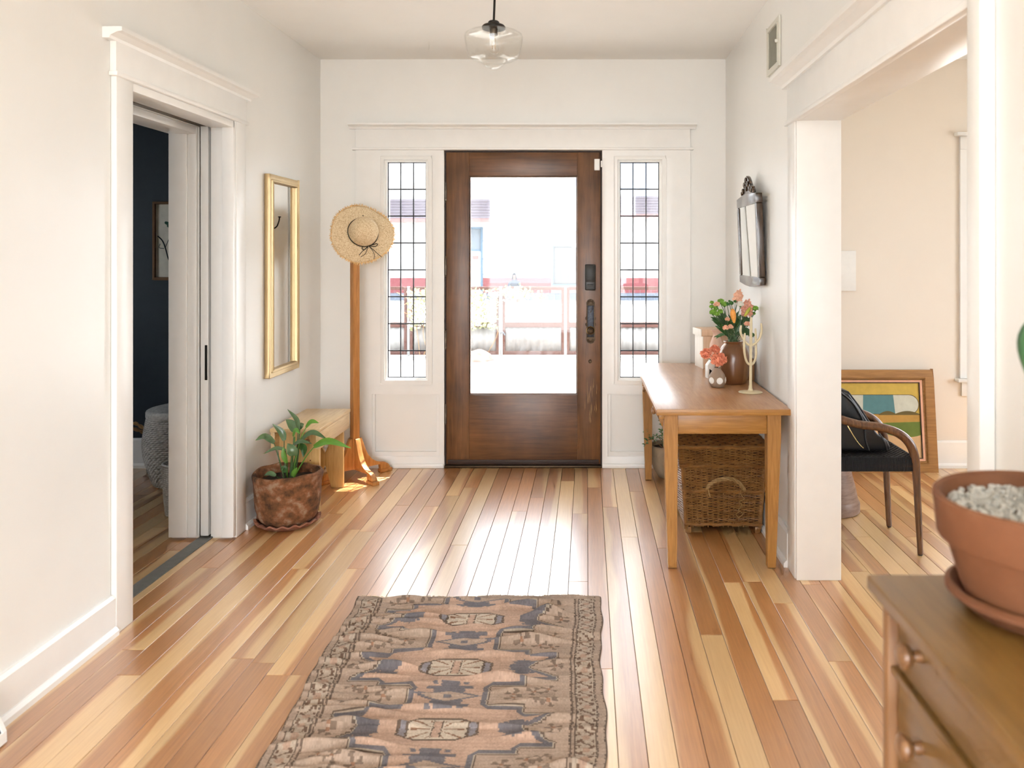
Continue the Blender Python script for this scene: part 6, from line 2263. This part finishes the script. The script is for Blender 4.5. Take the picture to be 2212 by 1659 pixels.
for i in range(420):
    if i < 320:
        c = (rg.uniform(-0.75, 0.6), rg.uniform(-0.15, -0.05), rg.uniform(0.45, 1.03))
    else:
        c = (rg.gauss(0.92, 0.10), rg.uniform(-0.12, -0.05), rg.gauss(0.97, 0.05))
    ruffle(bm, c, 0.02, 7, i, 1.0, (0, -1, 0.4))
q = done('blossoms', bm, 'whitepetal', vn)
q['kind'] = 'stuff'
rk = empty('boulder', (-1.63, 12.05, -0.2), label='pale boulder on the ground before the fence', cat='rock')
bm = B()
bmesh.ops.create_icosphere(bm, subdivisions=4, radius=1.0)
for v_ in bm.verts:
    n_ = 1 + 0.12 * math.sin(v_.co.x * 3 + 1) + 0.1 * math.sin(v_.co.y * 4 + v_.co.z * 3) + 0.05 * math.sin(v_.co.x * 9 + v_.co.z * 7)
    v_.co = Vector((v_.co.x * 0.24 * n_, v_.co.y * 0.16 * n_, max(0.0, v_.co.z * 0.13 * n_ + 0.02)))
done('stone', bm, 'o_rock', rk, smooth=True)

# ---- building across the street
bd = empty('street_building', (0, 34.0, -0.58), label='white street building with red base band seen through the door glass', cat='building')
LD, RD = (-5.75, -4.37, 0.10, 3.12), (-1.47, 0.55, 0.66, 2.97)
bm = B()
holes(bm, -16, 16, -0.05, 7.5, [LD, RD, (5.0, 6.4, 0.6, 2.9), (-12, -10, 1.4, 3.0)], 0.0, 0.25)
done('facade', bm, 'o_white', bd)
bx('rear_wall', (-16, 16, 0.6, 0.7, -0.05, 7.5), 'o_door', bd)
for a, b_ in ((-4.36, -1.5), (0.58, 4.98), (-16, -5.76), (6.42, 16)):
    bx('red_band', (a, b_, -0.03, -0.001, 0.35, 0.985), 'o_red', bd)
for a, b_ in ((-4.36, 16), (-16, -5.76)):
    k = a
    while k < min(b_, 3.5) and a > -10 or (a <= -10 and k < b_):
        if -10 < k < 4:
            bx('base_tile', (k, k + 0.29, -0.025, -0.001, 0.04, 0.345), 'o_tile', bd)
        k += 0.3
# corrugated upper sheet
k = -3.1
while k < 2.6:
    bm = B()
    prism(bm, [(k, -0.001), (k + 0.028, -0.03), (k + 0.062, -0.03), (k + 0.09, -0.001)], 4.18, 6.6, 'XY')
    done('corrugated_rib', bm, 'o_metal', bd)
    k += 0.108
# shingled awnings
for xa, xb, z0, z1 in ((-8.8, -3.80, 3.42, 4.27), (1.1, 3.2, 3.6, 4.4)):
    aw = empty('awning')
    aw.parent = bd
    rows = 7
    for i in range(rows):
        f0, f1 = i / rows, (i + 1) / rows
        y0, y1 = -0.75 * (1 - f0), -0.75 * (1 - f1)
        za, zb = z0 + (z1 - z0) * f0, z0 + (z1 - z0) * f1
        bm = B()
        hexa(bm, [(xa, y0 - 0.02, za + 0.02), (xb, y0 - 0.02, za + 0.02), (xb, y1, zb), (xa, y1, zb)], [(xa, y0 - 0.02, za + 0.045), (xb, y0 - 0.02, za + 0.045), (xb, y1, zb + 0.02), (xa, y1, zb + 0.02)])
        done('shingle_course', bm, 'o_shingle', aw)
    bx('awning_fascia', (xa, xb, -0.76, -0.72, z0 - 0.13, z0 + 0.02), 'o_sign', aw)
# left door
ld = empty('blue_door')
ld.parent = bd
bm = B()
holes(bm, LD[0], LD[1], LD[2], LD[3], [(LD[0] + 0.09, LD[1] - 0.09, 0.1, LD[3] - 0.09)], -0.02, 0.1)
done('door_frame', bm, 'o_blue', ld)
bx('door_leaf', (LD[0] + 0.09, LD[1] - 0.09, 0.05, 0.09, 0.1, 2.1), 'o_white', ld)
bx('transom_bar', (LD[0] + 0.09, LD[1] - 0.09, 0.02, 0.06, 2.1, 2.18), 'o_blue', ld)
bx('transom_pane', (LD[0] + 0.09, LD[1] - 0.09, 0.06, 0.07, 2.18, LD[3] - 0.09), 'o_bluegrey', ld)
bx('notice', (-4.83, -4.56, 0.038, 0.049, 1.76, 1.92), 'o_sign', ld)
for zz in (0.75, 1.35):
    bx('door_rail', (LD[0] + 0.1, LD[1] - 0.1, 0.042, 0.0495, zz, zz + 0.025), 'o_blue', ld)
for zz in (0.5, 1.1, 1.75, 2.5):
    bx('hinge', (LD[1] + 0.0, LD[1] + 0.05, -0.05, -0.021, zz, zz + 0.07), 'o_lamp', ld)
# right recessed door
rd = empty('recessed_door')
rd.parent = bd
bm = B()
holes(bm, RD[0], RD[1], RD[2], RD[3], [(RD[0] + 0.06, RD[1] - 0.06, 0.72, RD[3] - 0.02)], -0.015, 0.2)
done('door_frame', bm, 'o_blue', rd)
for i in range(6):
    xx = RD[0] + 0.06 + i * 0.317
    bx('door_board', (xx + 0.004, min(xx + 0.313, RD[1] - 0.06), 0.1, 0.14, 0.72, 2.28), 'o_door', rd)
bx('transom_bar', (RD[0] + 0.06, RD[1] - 0.06, 0.04, 0.09, 2.3, 2.38), 'o_bluegrey', rd)
bx('upper_panel', (RD[0] + 0.06, RD[1] - 0.06, 0.12, 0.15, 2.38, RD[3]), 'o_corr', rd)
bx('number_plate', (-0.62, -0.3, 0.02, 0.035, 2.26, 2.44), 'o_white', rd)
bm = B()
lathe(bm, [(0, 0.0), (0.07, 0.02), (0.12, 0.26), (0.13, 0.3), (0, 0.34)], 16, (-0.32, -0.05, 2.6), cap=False)
done('wall_lantern', bm, 'o_lamp', rd)
bx('door_step', (RD[0], RD[1], -0.3, 0.2, 0.48, 0.655), 'o_sign', bd)

# ---- person sitting against the building, hood up, forearms resting on the knees
pe = empty('person', (-2.98, 33.35, -0.578), label='person in a dark blue hooded top sitting against the white building', cat='person')


def skin_body(name, chains, mat_, parent, sub=2, root=0):
    bm = B()
    lay = bm.verts.layers.skin.verify()
    cache = {}

    def V(p, r_):
        k = tuple(round(c_, 4) for c_ in p)
        if k not in cache:
            v_ = bm.verts.new(p)
            v_[lay].radius = (r_, r_)
            cache[k] = v_
        return cache[k]
    for ch in chains:
        pr = None
        for p, r_ in ch:
            v_ = V(p, r_)
            if pr is not None and bm.edges.get((pr, v_)) is None:
                bm.edges.new((pr, v_))
            pr = v_
    bm.verts.ensure_lookup_table()
    bm.verts[root][lay].use_root = True
    me = bpy.data.meshes.new(name)
    bm.to_mesh(me)
    bm.free()
    me.materials.append(M[mat_])
    o_ = bpy.data.objects.new(name, me)
    link(o_, parent)
    sk = o_.modifiers.new('skin', 'SKIN')
    sk.use_smooth_shade = True
    ss = o_.modifiers.new('sub', 'SUBSURF')
    ss.levels = ss.render_levels = sub
    return o_


pel, chest, neck = (0, 0, 0.46), (0, -0.06, 0.78), (0, -0.1, 0.94)
ch = [[(pel, 0.14), ((0, -0.02, 0.62), 0.13), (chest, 0.145), (neck, 0.055), ((0, -0.125, 1.0), 0.06), ((0, -0.135, 1.085), 0.082), ((0, -0.13, 1.125), 0.068)]]
for s_ in (-1, 1):
    kn, an = (s_ * 0.16, -0.44, 0.48), (s_ * 0.15, -0.42, 0.08)
    ch.append([(pel, 0.14), ((s_ * 0.1, -0.05, 0.45), 0.09), (kn, 0.062), ((s_ * 0.155, -0.45, 0.3), 0.055), (an, 0.04), ((s_ * 0.15, -0.5, 0.04), 0.04), ((s_ * 0.155, -0.62, 0.03), 0.03)])
    wr_ = (s_ * 0.06, -0.38, 0.60)
    hd_ = (s_ * 0.02, -0.42, 0.595)
    ch.append([(chest, 0.145), ((s_ * 0.17, -0.08, 0.83), 0.065), ((s_ * 0.23, -0.17, 0.62), 0.048), (wr_, 0.03), (hd_, 0.032)])
    for f_ in range(4):
        b0 = (s_ * (0.0 - 0.012), -0.435 + 0.012 * f_, 0.615 - 0.016 * f_)
        ch.append([(hd_, 0.032), (b0, 0.0095), ((b0[0] - s_ * 0.035, b0[1] - 0.01, b0[2] - 0.01), 0.0088), ((b0[0] - s_ * 0.055, b0[1] + 0.005, b0[2] - 0.028), 0.008)])
    ch.append([(hd_, 0.032), ((s_ * 0.02, -0.40, 0.635), 0.011), ((s_ * -0.005, -0.415, 0.655), 0.009)])
skin_body('body', ch, 'skin', pe)
# face
for s_ in (-1, 1):
    bm = B()
    bmesh.ops.create_icosphere(bm, subdivisions=2, radius=0.011, matrix=Matrix.Translation((s_ * 0.03, -0.212, 1.095)))
    done('eye', bm, 'print_ink', pe, smooth=True)
bm = B()
hexa(bm, [(-0.014, -0.215, 1.05), (0.014, -0.215, 1.05), (0.01, -0.2, 1.05), (-0.01, -0.2, 1.05)], [(-0.005, -0.215, 1.095), (0.005, -0.215, 1.095), (0.005, -0.2, 1.095), (-0.005, -0.2, 1.095)])
for v_ in bm.verts:
    if v_.co.z < 1.06 and v_.co.y < -0.21:
        v_.co.y -= 0.018
done('nose', bm, 'skin', pe)
bx('mouth', (-0.022, 0.022, -0.217, -0.2, 1.022, 1.03), 'o_red', pe, 0.002)
# hooded top
hc = [[((0, 0.0, 0.48), 0.165), ((0, -0.02, 0.62), 0.158), ((0, -0.055, 0.78), 0.17), ((0, -0.085, 0.9), 0.12), ((0, -0.105, 0.955), 0.085)]]
for s_ in (-1, 1):
    hc.append([((0, -0.055, 0.78), 0.17), ((s_ * 0.175, -0.08, 0.83), 0.085), ((s_ * 0.235, -0.175, 0.62), 0.068), ((s_ * 0.17, -0.265, 0.608), 0.055)])
skin_body('hooded_top', hc, 'hood', pe)
bm = B()
n = 22
rows = []
for i in range(n + 1):
    th_ = R(-22 + 230 * i / n)                       # from one cheek over the crown to the other
    row = []
    for k in range(11):
        f_ = k / 10
        rr = 0.118 - 0.02 * f_ * f_ * f_
        a_ = math.pi * i / n
        xx = -math.cos(a_) * (0.112 - 0.02 * f_ ** 3)
        zz = 1.055 + math.sin(a_) * (0.172 - 0.02 * f_ ** 3) - (1 - math.sin(a_)) * 0.12
        yy = -0.205 + 0.17 * f_ + 0.03 * (1 - math.sin(a_))
        if f_ > 0.7:
            sh = (f_ - 0.7) / 0.3
            xx *= 1 - 0.75 * sh
            zz = zz * (1 - 0.5 * sh) + 1.02 * 0.5 * sh
        row.append(bm.verts.new((xx, yy, zz)))
    rows.append(row)
for a_, b_ in zip(rows, rows[1:]):
    for k in range(10):
        bm.faces.new((a_[k], a_[k + 1], b_[k + 1], b_[k]))
hood = done('hood', bm, 'hood', pe, smooth=True, angle=80)
sm = hood.modifiers.new('thick', 'SOLIDIFY')
sm.thickness = 0.012
jc = []
for s_ in (-1, 1):
    kn, an = (s_ * 0.16, -0.44, 0.48), (s_ * 0.15, -0.42, 0.12)
    jc.append([((0, 0, 0.455), 0.155), ((s_ * 0.1, -0.05, 0.455), 0.105), (kn, 0.078), ((s_ * 0.155, -0.45, 0.3), 0.07), (an, 0.06)])
skin_body('trousers', jc, 'jeans', pe)
stl = empty('low_stool', (-2.98, 33.42, -0.578), label='low wooden stool under the seated person across the street', cat='stool')
bx('stool_top', (-0.2, 0.2, -0.15, 0.15, 0.27, 0.305), 'o_frame', stl, 0.008)
for sx in (-1, 1):
    for sy in (-1, 1):
        bx('leg', (sx * 0.16 - 0.018, sx * 0.16 + 0.018, sy * 0.11 - 0.018, sy * 0.11 + 0.018, 0.0, 0.2695), 'o_frame', stl, 0.003)
